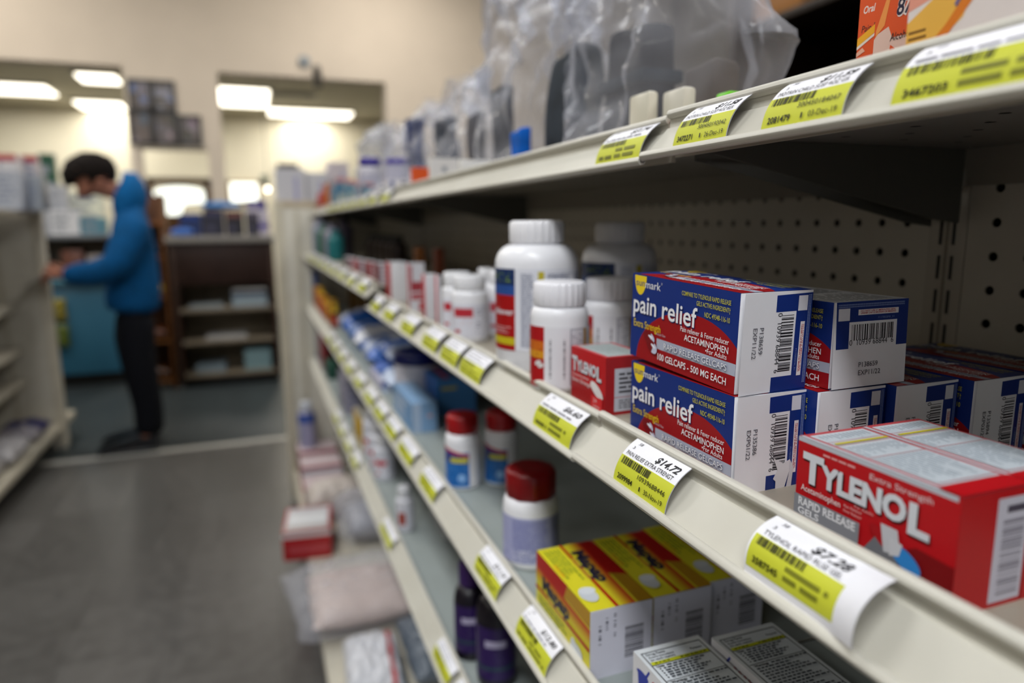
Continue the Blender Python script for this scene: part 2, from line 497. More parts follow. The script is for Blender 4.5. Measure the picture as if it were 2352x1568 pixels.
G = empty('gondola', (.52, 1.3, 0), 'long cream steel shelving gondola with pegboard back on the right of the aisle', 'shelving')
gp = Matrix.Translation((-.52, -1.3, 0))


def pegpanel():
    """one perforated back panel, 33 holes across on a one inch grid, real holes"""
    m = MB(); bm = m.bm; p = .0254; nx, nz = 34, 46; r = .0037; n = 8
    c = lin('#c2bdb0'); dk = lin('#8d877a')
    y0, z0 = (.914 - nx * p) / 2, .168
    gv = {}
    def gvx(i, j):
        if (i, j) not in gv: gv[i, j] = bm.verts.new((0, y0 + i * p, z0 + j * p))
        return gv[i, j]
    for i in range(nx):
        for j in range(nz):
            cyy, czz = y0 + (i + .5) * p, z0 + (j + .5) * p
            ring = [bm.verts.new((0, cyy + r * math.cos(2 * math.pi * (k + .5) / n), czz + r * math.sin(2 * math.pi * (k + .5) / n))) for k in range(n)]
            back = [bm.verts.new((.0016, v.co.y, v.co.z)) for v in ring]
            C = [gvx(i + 1, j + 1), gvx(i, j + 1), gvx(i, j), gvx(i + 1, j)]
            # ring vertex k=0 at +22 deg .. corners at 45,135,225,315
            for q in range(4):
                a = (2 * q) % n; b = (2 * q + 1) % n; d = (2 * q + 2) % n
                m.face([C[q], ring[b], ring[a]], c)
                m.face([C[q], C[(q + 1) % 4], ring[d], ring[b]], c)
            for k in range(n):
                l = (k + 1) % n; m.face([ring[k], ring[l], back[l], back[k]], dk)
    # margins and an added near-black sheet that makes the holes read dark
    def q4(a, b, c_, d):
        m.face([bm.verts.new(x) for x in (a, b, c_, d)], c)
    Y0, Y1, Z0, Z1 = y0, y0 + nx * p, z0, z0 + nz * p
    q4((0, .016, Z0), (0, .016, Z1), (0, Y0, Z1), (0, Y0, Z0)); q4((0, Y1, Z0), (0, Y1, Z1), (0, .898, Z1), (0, .898, Z0))
    q4((0, .016, Z1), (0, .016, 1.345), (0, .898, 1.345), (0, .898, Z1))
    q4((0, .016, .1), (0, .016, Z0), (0, .898, Z0), (0, .898, .1))
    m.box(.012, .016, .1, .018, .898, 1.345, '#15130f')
    return m


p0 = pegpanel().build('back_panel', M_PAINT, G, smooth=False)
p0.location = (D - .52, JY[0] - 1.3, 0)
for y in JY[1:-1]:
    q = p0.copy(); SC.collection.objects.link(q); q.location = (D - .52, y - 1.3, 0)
for k, y in enumerate(JY):
    m = MB(); m.box(D - .0005, y - .0155, .02, D + .03, y + .0155, 1.345, '#bab4a7')
    for j in range(44):                                                     # two columns of shelf slots
        z = .13 + j * .0275
        for dy in (-.0055, .0055): m.box(D - .0009, y + dy - .0013, z, D - .0004, y + dy + .0013, z + .019, '#0c0b09')
    m.box(D - .0012, y - .001, .02, D - .0004, y + .001, 1.345, '#8d8677')
    m.xf(gp).build('upright', M_PAINT, G, smooth=False)
m = MB()                                                                    # end panel with two pressed ribs
m.box(BASE_X - .012, JY[-1], .0, D + .03, JY[-1] + .028, 1.335, CREAM, .004)
m.box(BASE_X - .016, JY[-1] - .006, .02, BASE_X + .022, JY[-1] + .034, 1.345, '#c9c1ac', .006)
m.box(BASE_X - .012, JY[-1] - .003, 1.32, D + .03, JY[-1] + .031, 1.35, '#bfb096', .004)
for x in (.17, .30): m.box(x, JY[-1] - .003, .16, x + .02, JY[-1], 1.31, '#c0b9a7', .0012)
m.xf(gp).build('end_panel', M_PAINT, G)
m = MB(); m.box(BASE_X + .035, JY[0], 0, BASE_X + .05, JY[-1], BASE_Z - .03, '#1d1c1a'); m.xf(gp).build('kick_plate', M_PAINT, G, smooth=False)
for a, b in zip(JY, JY[1:]):
    m = MB(); m.box(BASE_X, a + .001, BASE_Z - .045, D, b - .001, BASE_Z, '#c4beae', .004); m.xf(gp).build('base_deck', M_PAINT, G)


def channel(m, y0, y1):
    m.prism([(.0018, -.0122), (.0006, -.0134), (.0004, -.0129), (.0016, -.0117)], 'y', y0, y1, '#5f5a50')  # thin dark strip paints in the shade of the groove
    """price channel: round top bead, recessed strip, sloping face, curled bottom lip; (x, z) from the bead's top"""
    cl = [(.003, -.0045), (.0028, -.0118), (.0010, -.0126), (-.0148, -.0292), (-.0168, -.0312), (-.0192, -.0306), (-.0196, -.0276), (-.0184, -.0268)]
    th = .0011; L, Rr = [], []
    for i, p in enumerate(cl):
        a, b = cl[max(i - 1, 0)], cl[min(i + 1, len(cl) - 1)]
        dx, dz = b[0] - a[0], b[1] - a[1]; q = math.hypot(dx, dz)
        L.append(p); Rr.append((p[0] - dz / q * -th, p[1] + dx / q * -th))
    out = L + Rr[::-1]
    m.prism(out, 'y', y0, y1, '#c7c4b8')
    m.prism([(.0020 + .0030 * math.cos(t * math.pi / 6), -.0030 + .0030 * math.sin(t * math.pi / 6)) for t in range(12)], 'y', y0, y1, '#cdcabf')
    m.prism([(-.0180 + .0028 * math.cos(t * math.pi / 6), -.0296 + .0028 * math.sin(t * math.pi / 6)) for t in range(12)], 'y', y0, y1, '#cdcabf')


SNAME = dict(A='top', B='middle', C='lower', D='bottom')
SPLACE = ['nearest the photographer', 'second from the photographer', 'third from the photographer', 'against the end panel']
for k in 'ABCD':
    xf, zt = SH[k]
    for i in range(4):
        y0, y1 = JY[i] + .0015, JY[i + 1] - .0015
        dz, dx = (.0025, -.0012) if i == 0 else (lift(k, JY[i] + .1), 0)
        t = empty('metal_shelf', (xf + dx, (y0 + y1) / 2, zt + dz), f'cream steel shelf of the {SNAME[k]} row, {SPLACE[i]}', 'shelf', 'gondola shelves')
        h = (y1 - y0) / 2; dp = D - xf - dx - .002
        zd = (ZB0 if (k, i) == ('B', 0) else SURF[k]) + (dz if i else 0) - zt - dz
        m = MB(); m.box(.003, -h, zd - .0015, dp, h, zd, '#bfb9aa', cols=['#bfb9aa', '#bfb9aa', '#bfb9aa', '#bfb9aa', '#8b8983', '#a39b8c' if k in 'AB' else '#98a09e'])  # underside colour darkened to deepen the shade below the deck
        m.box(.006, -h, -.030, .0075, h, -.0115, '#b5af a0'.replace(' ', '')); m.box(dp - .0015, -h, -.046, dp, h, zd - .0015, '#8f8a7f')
        if i <= 1 and k in 'AB':                                            # punched holes on the underside
            r0 = random.Random(5)
            vs, fs = [], []
            for a in range(8):
                for b in range(int((y1 - y0) / .0254) - 1):
                    if (a + b) % 2: continue
                    cx, cy2 = .03 + a * .0254, -h + .03 + b * .0254
                    n0 = len(vs)
                    for q in range(10): vs.append((cx + .003 * math.cos(-q * .6283), cy2 + .003 * math.sin(-q * .6283), zd - .00165))
                    fs.append(tuple(range(n0, n0 + 10)))
            m.quadmesh(vs, fs, '#14130f')
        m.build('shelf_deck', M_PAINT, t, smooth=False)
        m = MB(); channel(m, -h, h)
        if i <= 1 and k in 'AB':                                            # old scuffs and specks on the face
            rr = random.Random(ord(k) + i); sx, sz = -.0158, -.0166; nl = math.hypot(sx, sz); nn = (sz / nl, -sx / nl)
            for _ in range(46):
                t_, yy, L, th = .12 + .8 * rr.random(), rr.uniform(-h, h), rr.choice((.0004, .0007, .0012, .003)), rr.uniform(.0001, .0003)
                P = lambda a, b: (.0010 + sx * a + nn[0] * 6e-5, b, -.0126 + sz * a + nn[1] * 6e-5)
                m.quadmesh([P(t_, yy - L), P(t_, yy + L), P(t_ + th * 45, yy + L * .8), P(t_ + th * 45, yy - L)], [(0, 1, 2, 3)], rr.choice(('#8a8377', '#6f675a', '#9c968a')))
        m.build('price_channel', M_PAINT, t, angle=30)
        for s_ in (-1, 1):
            m = MB(); yb = s_ * (h - .010)
            m.prism([(.03, zd - .0018), (dp - .004, zd - .0018), (dp - .004, -.074), (dp - .03, -.071), (.06, -.034), (.03, -.028)], 'y', yb - .001, yb + .001, '#54524c')
            m.build('bracket', M_PAINT, t, smooth=False)
        if i == 0:
            for by in (.7995, .775):
                MB().lathe([(.004, 0), (.004, .003), (.002, .004)], '#9aa0a6', n=10).xf(Matrix.Translation((dp - .0016, -h + by, -.031)) @ Matrix.Rotation(-math.pi / 2, 4, 'Y')).build('bolt', M_PLASTIC, t)
# ---------------------------------------------------------------- printed cartons
def carton(name, w, d, h, label, cat, front=None, end=None, top=None, back=None, cols=('#ffffff',) * 6, group=None,
           flap=None, bevel=.0006, eps=4e-5, mat=None, loc=None, rz=0, far=None):
    """a carton w long (along the aisle), d deep, h tall; front faces the aisle (-x), end faces the photographer (-y)"""
    m = MB(); x, y = d / 2, w / 2
    m.box(-x, -y, 0, x, y, h, cols[0], bevel, cols=cols)
    e = bevel * .15
    if front: m.art(front, (-x - 1e-5, y, 0), (0, -1, 0), (0, 0, 1), eps=eps)
    if top: m.art(top, (-x, y, h + 1e-5), (0, -1, 0), (1, 0, 0), eps=eps)
    if back: m.art(back, (x + 1e-5, -y, 0), (0, 1, 0), (0, 0, 1), eps=eps)
    if end and not flap: m.art(end, (-x, -y - 1e-5, 0), (1, 0, 0), (0, 0, 1), eps=eps)
    if far: m.art(far, (x, y + 1e-5, 0), (-1, 0, 0), (0, 0, 1), eps=eps)
    o = m.build(name, mat or M_CARD, angle=30)
    tag(o, label, cat, group)
    if flap:
        f = MB(); f.box(.0012, -.0004, .0006, d - .0006, 0, h - .0012 - flap[0], '#f4f4f6', cols=['#f4f4f6'] * 6)
        f.art(end, (0, -.00042, 0), (1, 0, 0), (0, 0, 1), eps=eps)
        f.xf(Matrix.Translation((d, 0, 0)) @ Matrix.Rotation(flap[1], 4, 'Z') @ Matrix.Translation((-d, 0, 0)))
        fo = f.build('end_flap', M_CARD, o, angle=30); fo.location = (-x, -y - .0001, 0)
    if loc is not None: o.location = loc
    o.rotation_euler = (0, 0, rz)
    return o


NAVY, RED, YEL, WHT = '#122f7c', '#9e1018', '#f2d327', '#f3f3f6'


def pain_front(w, h):
    A = Art(w, h, NAVY)
    X = lambda t: t * 1.24 / (1 + .24 * t) * w                       # share of the visible edge -> place on the flat face
    pts = [(w, 0)]; a0 = math.acos((w - X(.60)) / (X(1.16) - X(.60)))
    for i in range(33):
        a = a0 + (math.pi - a0) * i / 32; pts.append((X(.60) + (X(1.16) - X(.60) if a < math.pi / 2 else X(.60) - X(.06)) * math.cos(a), .68 * h * math.sin(a)))
    A.poly(pts, RED)
    A.rect(X(.25), .185 * h, w, .305 * h, '#b3b8c9')
    A.ell(X(.075), .985 * h, X(.13) - X(.075), .225 * h, YEL, 180, 360)
    A.text('sun', X(.035), .865 * h, .078 * h, NAVY, w=X(.118) - X(.035), bold=.008)
    A.text('mark', X(.122), .853 * h, .088 * h, WHT, w=X(.265) - X(.122))
    A.ell(X(.275), .935 * h, .006 * w, .012 * h, WHT); A.ell(X(.275), .935 * h, .0045 * w, .009 * h, NAVY)
    A.text('pain relief', X(.02), .55 * h, .205 * h, WHT, w=X(.62) - X(.02), bold=.012, under='#0a1c58', ud=(.004 * w, -.008 * h), ub=.012)
    A.text('Extra Strength', X(.03), .375 * h, .085 * h, YEL, w=X(.285) - X(.03))
    A.text('Actual Size', X(.245), .345 * h, .028 * h, '#c9b6c0', w=X(.335) - X(.245))
    A.text('COMPARE TO TYLENOL® RAPID RELEASE', X(.925), .865 * h, .046 * h, '#c7bf3a', w=X(.925) - X(.47), al='r', bold=.008)
    A.text('GELS ACTIVE INGREDIENT†', X(.925), .79 * h, .046 * h, '#c7bf3a', w=X(.925) - X(.61), al='r', bold=.008)
    A.text('NDC 49348-116-10', X(.925), .69 * h, .05 * h, '#c7bf3a', w=X(.925) - X(.69), al='r', bold=.008)
    A.text('Pain reliever & Fever reducer', X(.93), .475 * h, .055 * h, WHT, w=X(.93) - X(.475), al='r')
    A.text('ACETAMINOPHEN', X(.93), .385 * h, .066 * h, WHT, w=X(.93) - X(.515), al='r', bold=.008)
    A.text('•For Adults', X(.92), .325 * h, .05 * h, WHT, w=X(.92) - X(.72), al='r')
    A.text('RAPID RELEASE GELCAPS', X(.33), .215 * h, .066 * h, WHT, w=X(.925) - X(.33), bold=.004, under='#1d2f72', ub=.03)
    A.text('100 GELCAPS - 500 MG EACH', X(.275), .07 * h, .072 * h, WHT, w=X(.93) - X(.275), bold=.01)
    for (cx, cyy, ro) in ((X(.185), .29 * h, -.25), (X(.215), .20 * h, -.45)):          # two gelcaps
        L, r = .062 * w, .052 * h; c_, s_ = math.cos(ro), math.sin(ro)
        A.ell(cx, cyy, L, r * 1.25, '#7d0d16', rot=ro)
        A.ell(cx + .25 * L * c_, cyy + .25 * L * s_, L * .75, r * 1.2, '#c8cbe0', -90, 90, rot=ro)
        A.ell(cx + .3 * L * c_, cyy + .3 * L * s_ + r * .4, L * .4, r * .3, '#eceef8', rot=ro)
    return A


def pain_end(w, h, lot, exp, torn=False):
    A = Art(w, h, '#eeeef2')
    A.poly([(.46 * w, .80 * h), (.46 * w, .965 * h), (w, .975 * h), (w, .0), (.46 * w, .0), (.46 * w, .15 * h), (.765 * w, .15 * h), (.765 * w, .80 * h)], NAVY,
           [(0, 1, 2, 7), (7, 2, 3, 6), (6, 3, 4, 5)])
    A.bars(.55 * w, .20 * h, .735 * w, .765 * h, '#1c1c22', 30, 7, along='y')
    A.text('0  10939 68844  6', .495 * w, .79 * h, .055 * h, '#2a2a33', w=.60 * h, rot=-math.pi / 2)
    A.rect(.785 * w, .80 * h, .925 * w, .95 * h, '#dfe0e8')
    A.rect(.84 * w, .14 * h, .905 * w, .69 * h, '#efe9ea')
    for k, tx in enumerate(('DO NOT USE IF IMPRINTED SEAL', 'UNDER CAP IS BROKEN OR MISSING')):
        A.text(tx, (.878 - .024 * k) * w, .66 * h, .016 * h, '#b32024', w=.48 * h, rot=-math.pi / 2, bold=.02)
    A.lines(.935 * w, .06 * h, .975 * w, .96 * h, 60, '#8fa3d4', .55, 5, .0, words=False)
    A.rect(.95 * w, .06 * h, .958 * w, .96 * h, NAVY)
    A.text('F117003SMK_R1', .79 * w, .42 * h, .02 * h, '#7f93c8', w=.22 * h, rot=-math.pi / 2)
    A.text(lot, .235 * w, .66 * h, .05 * h, '#4b4b55', w=.26 * h, rot=-math.pi / 2)
    A.text(exp, .14 * w, .66 * h, .05 * h, '#4b4b55', w=.30 * h, rot=-math.pi / 2)
    if torn:
        A.poly([(.56 * w, .11 * h), (.62 * w, .2 * h), (.55 * w, .33 * h), (.70 * w, .26 * h), (.80 * w, .29 * h), (.80 * w, .16 * h), (.74 * w, .0), (.60 * w, .0), (.60 * w, .08 * h)], '#e2e1e4')
        A.poly([(.765 * w, .0), (.80 * w, .16 * h), (.80 * w, .29 * h), (.86 * w, .2 * h), (.84 * w, .0)], '#d6d5da')
    return A


def facts_panel(w, h, ink='#3a3f46', paper='#d9dadd', seed=2, hi='#cdbf2c'):
    A = Art(w, h, paper)
    A.rect(.02 * w, .05 * h, .98 * w, .95 * h, ink); A.rect(.023 * w, .06 * h, .977 * w, .94 * h, paper)
    A.lines(.04 * w, .1 * h, .34 * w, .9 * h, 12, ink, .42, seed); A.lines(.37 * w, .1 * h, .66 * w, .9 * h, 12, ink, .42, seed + 1); A.lines(.69 * w, .1 * h, .96 * w, .9 * h, 12, ink, .42, seed + 2)
    return A


PW, PD, PH = .1065, .0475, .0545
PF, PT_, PB = pain_front(PW, PH), pain_front(PW, PD), facts_panel(PW, PH)
BX = dict(front=PF, top=PT_, back=PB, cols=(NAVY, '#e6e6ea', '#e9e9ee', '#e9e9ee', RED, NAVY))
ZB = SURF['B']
GRP = 'blue and red pain relief cartons'
u1 = carton('pain_relief_carton', PW, PD, PH, 'blue and red pain relief carton on top at the front, lot P138659 on its flap', 'medicine carton',
            end=pain_end(PD, PH, 'P138659', 'EXP11/22'), flap=(0, .060), group=GRP, loc=(.2330 + PD / 2, .2925 + PW / 2, ZB0 + PH + .0022), rz=.012, **BX)
u1.rotation_euler.x = .034
carton('pain_relief_carton', PW, PD, PH, 'blue and red pain relief carton with a torn end flap, bottom of the front stack', 'medicine carton',
       end=pain_end(PD, PH, 'P135386', 'EXP01/22', True), flap=(0, .048), group=GRP, loc=(.2325 + PD / 2, .2900 + PW / 2, ZB0), rz=.0, **BX)
u2 = carton('pain_relief_carton', PW, PD, PH, 'pain relief carton lying on its side, barcode upright, beside the top carton', 'medicine carton',
            end=pain_end(PD, PH, 'P138659', 'EXP11/22'), flap=(0, .035), group=GRP, **BX)
u2.rotation_euler = (0, -math.pi / 2, .02); u2.location = (.2875 + PH, .2840 + PW / 2, ZB0 + PH + .0006 + PD / 2)
for k, (x, y, lot, exp, lab) in enumerate(((.2812, .2815, 'P135894', 'EXP03/22', 'carton second from the aisle in the bottom row, under the tipped one'),
                                           (.3310, .2760, 'P135894', 'EXP03/22', 'carton third from the aisle in the bottom row, nothing on it'),
                                           (.3818, .2690, 'P135894', 'EXP03/22', 'carton fourth from the aisle in the bottom row'),
                                           (.4325, .2600, 'P135894', 'EXP03/22', 'carton fifth from the aisle, cut by the right picture edge'))):
    carton('pain_relief_carton', PW, PD, PH, 'pain relief ' + lab, 'medicine carton', end=pain_end(PD, PH, lot, exp), flap=(0, .03), group=GRP,
           loc=(x + PD / 2, y + PW / 2, ZB0), rz=.012 * (k - 1), **BX)

# red and silver cartons -------------------------------------------------------
TR, SIL = '#b60e18', '#b9bec6'


def tyl_word(A, x, y, w, h, k=1.0):
    """silver capitals with a dark drop edge, first letter taller"""
    def wd(dx, dy, col, b):
        A.text('T', x + dx, y + dy - h * .06, h * 1.22, col, w=w * .19, bold=.05 + b)
        A.text('YLENO', x + w * .165 + dx, y + dy, h * .92, col, w=w * .675, bold=.05 + b)
        A.text('L', x + w * .855 + dx, y - h * .22 + dy, h * 1.12, col, w=w * .145, bold=.05 + b)
    wd(.006 * A.w, -.02 * A.h, '#3c0b0d', .01)
    wd(0, 0, '#d3d7dd', 0)


def tyl_front(w, H):
    h = .8 * H
    A = Art(w, h, TR)
    A.rect(0, .945 * h, w * .985, h, SIL)
    A.poly([(.55 * w, 0), (w, 0), (w, .28 * h), (.8 * w, .3 * h)], '#7c0a10')
    A.lines(.19 * w, .86 * h, .41 * w, .90 * h, 1, '#dc9a9a', .6, 3, 0)
    A.text('Extra Strength', .505 * w, .82 * h, .065 * h, '#dcb9bb', w=.36 * w, bold=.01)
    tyl_word(A, .045 * w, .50 * h, .82 * w, .27 * h)
    A.text('Acetaminophen', .045 * w, .345 * h, .075 * h, '#e6d3d3', w=.29 * w, bold=.01)
    A.text('Pain Reliever', .36 * w, .38 * h, .034 * h, '#dfb0b0', w=.12 * w); A.text('Fever Reducer', .36 * w, .325 * h, .034 * h, '#dfb0b0', w=.12 * w)
    A.text('For Adults', .43 * w, .43 * h, .03 * h, '#dfb0b0', w=.12 * w)
    A.rect(0, .02 * h, .47 * w, .275 * h, '#85888f')
    A.text('RAPID RELEASE', .035 * w, .155 * h, .095 * h, '#dfe1e5', w=.41 * w, bold=.03)
    A.text('GELS', .035 * w, .045 * h, .08 * h, '#dfe1e5', w=.16 * w, bold=.03)
    A.poly([(.50 * w, 0), (.58 * w, .24 * h), (.70 * w, .12 * h), (.72 * w, 0)], '#6f7278')
    A.ell(.625 * w, .23 * h, .10 * w, .075 * h, '#a8131b', rot=-.55)
    A.poly([(.60 * w, .40 * h), (.70 * w, .40 * h), (.725 * w, .14 * h), (.63 * w, .10 * h)], '#c4c7cc')
    A.ell(.755 * w, .125 * h, .095 * w, .10 * h, '#2f86cf', rot=-.45)
    A.poly([(.66 * w, .29 * h), (.735 * w, .27 * h), (.72 * w, .13 * h), (.665 * w, .09 * h)], '#c9ccd1')
    A.it = [([(x, y + .2 * H) for x, y in vs], fs, c, k + 1, r_) for vs, fs, c, k, r_ in A.it]          # printing starts a fifth up the panel
    A.it += [([(0, 0), (w, 0), (w, .21 * H), (0, .21 * H)], [(0, 1, 2, 3)], '#7c0a10', 1, True)]; A.h = H
    return A


def tyl_top(w, d):
    A = Art(w, d, '#b8444a')
    A.rect(.01 * w, .0, .9 * w, .05 * d, SIL)
    A.rect(.035 * w, .09 * d, .86 * w, .95 * d, '#c9ced4')
    for a, b in ((.05, .17), (.185, .235), (.265, .45), (.465, .84)):
        A.rect(a * w, .11 * d, b * w, .93 * d, '#bfc7ce')
        A.lines((a + .012) * w, .14 * d, (b - .012) * w, .9 * d, 12, '#8c98a3', .4, int(a * 100), .5)
        A.rect((b + .003) * w, .08 * d, (b + .007) * w, .95 * d, '#c4555a')
    A.rect(.205 * w, .11 * d, .228 * w, .93 * d, '#c9b820')
    A.rect(.88 * w, 0, w, d, TR)
    return A


def tyl_end(w, h):
    A = Art(w, h, TR)
    A.rect(.52 * w, .04 * h, .98 * w, .93 * h, '#c6c4d0')
    A.rect(.66 * w, .80 * h, .93 * w, .86 * h, '#4c4654')
    A.bars(.62 * w, .1 * h, .93 * w, .74 * h, '#86828f', 22, 5, along='y')
    return A


TW, TD, TH = .0798, .0374, .0473
for x, lab in ((.2325, 'red carton with silver lettering nearest the shelf edge, front right'), (.2704, 'red carton with silver lettering behind its twin, tops touching')):
    carton('red_pill_carton', TW, TD, TH, lab, 'medicine carton', front=tyl_front(TW, TH), top=tyl_top(TW, TD), end=tyl_end(TD, TH),
           cols=(TR, TR, TR, TR, TR, TR), group='red and silver cartons', loc=(x + TD / 2, .1630 + TW / 2, ZB0), rz=.0)


def tyl_small(w, h):
    A = Art(w, h, '#bf141c')
    A.poly([(.0, 0), (w, 0), (w, .34 * h), (0, .44 * h)], '#a30f17')
    tyl_word(A, .03 * w, .60 * h, .86 * w, .20 * h)
    A.text('Acetaminophen', .04 * w, .49 * h, .05 * h, '#e4cfcf', w=.5 * w)
    A.text('Extra Strength', .04 * w, .385 * h, .07 * h, '#e4cfcf', w=.6 * w, bold=.01)
    A.ell(.77 * w, .38 * h, .19 * w, .095 * h, '#e1dedd', rot=-.45); A.ell(.70 * w, .44 * h, .1 * w, .07 * h, '#eae8e7', rot=-.3)
    A.rect(.62 * w, .04 * h, .93 * w, .27 * h, '#d2262b')
    A.text('24', .68 * w, .16 * h, .07 * h, '#e8c5c5', w=.1 * w); A.text('caplets', .68 * w, .08 * h, .045 * h, '#e8c5c5', w=.18 * w)
    return A


def tyl_small_end(w, h):
    A = Art(w, h, '#9c0d16')
    A.rect(.2 * w, .06 * h, .95 * w, .80 * h, '#b9bcc6'); A.rect(.2 * w, .3 * h, .95 * w, .31 * h, '#a33')
    A.lines(.3 * w, .36 * h, .9 * w, .74 * h, 5, '#3a3a40', .5, 4, .5); A.lines(.3 * w, .1 * h, .9 * w, .27 * h, 4, '#6a6a70', .5, 9, .5)
    return A


sw, sd, sh = .0545, .036, .0425
A = Art(sw, sd, '#c0353b'); A.rect(.04 * sw, .1 * sd, .93 * sw, .92 * sd, '#a9b3b3'); A.lines(.1 * sw, .2 * sd, .9 * sw, .85 * sd, 8, '#8b9696', .4, 4, .4)
carton('red_pill_carton', sw, sd, sh, 'small red carton with silver lettering and a white caplet, left of the blue stack', 'medicine carton', front=tyl_small(sw, sh),
       top=A, end=tyl_small_end(sd, sh), cols=('#bf141c',) * 6, group='red and silver cartons', loc=(.2268 + sd / 2, .4235 + sw / 2, ZB), rz=.02)

# yellow caplet cartons on the lower shelf ---------------------------------------
MY, MG, MR = '#d9d02a', '#e3b81d', '#b2120f'


def map_face(w, h, up=True):
    A = Art(w, h, MY)
    A.poly([(0, h), (0, .78 * h), (.55 * w, .74 * h), (.62 * w, h)], MR)
    for i in range(8):                                                    # printed fade of red into yellow
        a = .74 - .03 * i; f = i / 8
        c = tuple(x * (1 - f) + y * f for x, y in zip(lin('#bb2a17')[:3], lin(MY)[:3])) + (1,)
        A.poly([(0, (a + .04) * h), (0, (a + .005) * h), (w, (a - .05) * h), (w, (a - .012) * h)], c)
    A.poly([(.62 * w, h), (.55 * w, .74 * h), (.60 * w, .78 * h), (w, .76 * h), (w, h)], '#b68a1d')
    A.text('Mapap', .14 * w, .50 * h, .20 * h, '#23213a', w=.52 * w, bold=.05)
    A.rect(.0, .40 * h, .25 * w, .455 * h, MR); A.rect(.60 * w, .40 * h, w, .455 * h, MR)
    A.text('Extra Strength', .27 * w, .39 * h, .07 * h, '#c2563c', w=.31 * w, bold=.02)
    A.lines(.06 * w, .06 * h, .62 * w, .34 * h, 4, '#7d8f22', .45, 3, .3); A.lines(.3 * w, .02 * h, .5 * w, .1 * h, 1, MG, .6, 3, .1)
    A.ell(.80 * w, .17 * h, .095 * w, .13 * h, '#c7ccd2', rot=.1); A.ell(.74 * w, .2 * h, .05 * w, .13 * h, '#d3d8dd')
    return A


def map_end(w, h):
    A = Art(w, h, '#d5d5e2')
    A.bars(.55 * w, .22 * h, .86 * w, .68 * h, '#33333c', 26, 11, along='y')
    for x, y0, y1 in ((.12, .5, .78), (.23, .70, .88), (.36, .72, .92), (.36, .58, .64)): A.bars(x * w, y0 * h, (x + .045) * w, y1 * h, '#6a6a78', 5, int(x * 90), along='y')
    return A


ZC = SURF['C']
mw, md, mh = .1045, .0528, .0555
for k, (x, y, lab) in enumerate(((.2155, .4190, 'nearest the shelf edge'), (.2700, .4195, 'in the middle of the three'), (.3245, .4235, 'deepest of the three, half in shadow'))):
    carton('caplet_carton', mw, md, mh, 'yellow and red caplet carton with dark lettering, ' + lab, 'medicine carton', front=map_face(mw, mh), top=map_face(mw, md),
           end=map_end(md, mh), cols=(MY, MY, '#cfcfda', MY, MY, MY), group='yellow caplet cartons', flap=(0, .02), loc=(x + md / 2, y + mw / 2, ZC))

# white cartons with a fact panel on top -----------------------------------------
def gnp_front(w, h):
    A = Art(w, h, '#dadadd')
    A.poly([(.06 * w, .82 * h), (.19 * w, .82 * h), (.165 * w, .46 * h), (.085 * w, .46 * h)], '#2a3a9c'); A.ell(.125 * w, .8 * h, .075 * w, .05 * h, '#2a3a9c'); A.poly([(.16 * w, .84 * h), (.20 * w, .96 * h), (.215 * w, .95 * h), (.18 * w, .82 * h)], '#2a3a9c')
    A.text('GOOD', .24 * w, .76 * h, .12 * h, '#b2262c', w=.2 * w, bold=.02); A.text('NEIGHBOR', .24 * w, .60 * h, .12 * h, '#b2262c', w=.36 * w, bold=.02); A.text('PHARMACY', .24 * w, .44 * h, .12 * h, '#b2262c', w=.38 * w, bold=.02)
    A.poly([(0, .36 * h), (w, .36 * h), (w, .33 * h), (0, .33 * h)], YEL); A.rect(0, 0, w, .33 * h, '#93262b')
    return A


def gnp_top(w, d):
    A = Art(w, d, '#cdd2d6'); K = '#171b22'
    A.rect(.045 * w, .05 * d, w, .95 * d, K); A.rect(.055 * w, .065 * d, w, .935 * d, '#c6ccd1')
    def T(t, x, y, h_, ww, b=.02): A.text(t, x * w, y * d, h_ * d, K, w=ww * d, bold=b, rot=0)
    # the panel reads from its far narrow side: lines run across the depth
    def row(x, n=1, a=.1, b=.9, c=K, f=.45, seed=1, thick=.012):
        r = random.Random(seed); y = a
        vs, fs = [], []
        while y < b:
            L = min(.03 + .05 * r.random(), b - y); k = len(vs)
            vs.extend([(x * w, y * d), (x * w, (y + L) * d), ((x + thick) * w, (y + L) * d), ((x + thick) * w, y * d)]); fs.append((k + 3, k + 2, k + 1, k)); y += L + .018
        A.poly(vs, c, fs)
    A.text('Drug Facts', .085 * w, .10 * d, .022 * w, K, w=.28 * d, bold=.03, rot=math.pi / 2)
    A.text('Active ingredient', .115 * w, .10 * d, .019 * w, K, w=.38 * d, bold=.02, rot=math.pi / 2)
    A.text('(in each caplet)', .143 * w, .10 * d, .019 * w, K, w=.36 * d, bold=.02, rot=math.pi / 2)
    A.text('Purpose', .125 * w, .72 * d, .019 * w, K, w=.17 * d, bold=.02, rot=math.pi / 2)
    A.rect(.155 * w, .07 * d, .185 * w, .93 * d, '#b9bd26'); row(.164, a=.12, b=.34, c='#4c5212', seed=4); row(.164, a=.5, b=.9, c='#4c5212', seed=8)
    A.rect(.188 * w, .06 * d, .193 * w, .94 * d, K)
    A.text('Uses', .218 * w, .10 * d, .02 * w, K, w=.11 * d, bold=.03, rot=math.pi / 2)
    for i in range(6):
        row(.206 + .024 * i, a=.24 if i == 0 else .17, b=.8 - .08 * (i % 3), c='#3d444c', seed=20 + i)
        if i: A.rect((.206 + .024 * i) * w, .115 * d, (.216 + .024 * i) * w, .135 * d, K)
    A.rect(.36 * w, .06 * d, .365 * w, .94 * d, K)
    A.text('Warnings', .392 * w, .10 * d, .02 * w, K, w=.22 * d, bold=.03, rot=math.pi / 2)
    for i in range(20): row(.378 + .027 * i, a=.1 if i else .36, b=.92 - .1 * ((i * 7) % 4), c='#3d444c', seed=40 + i)
    return A


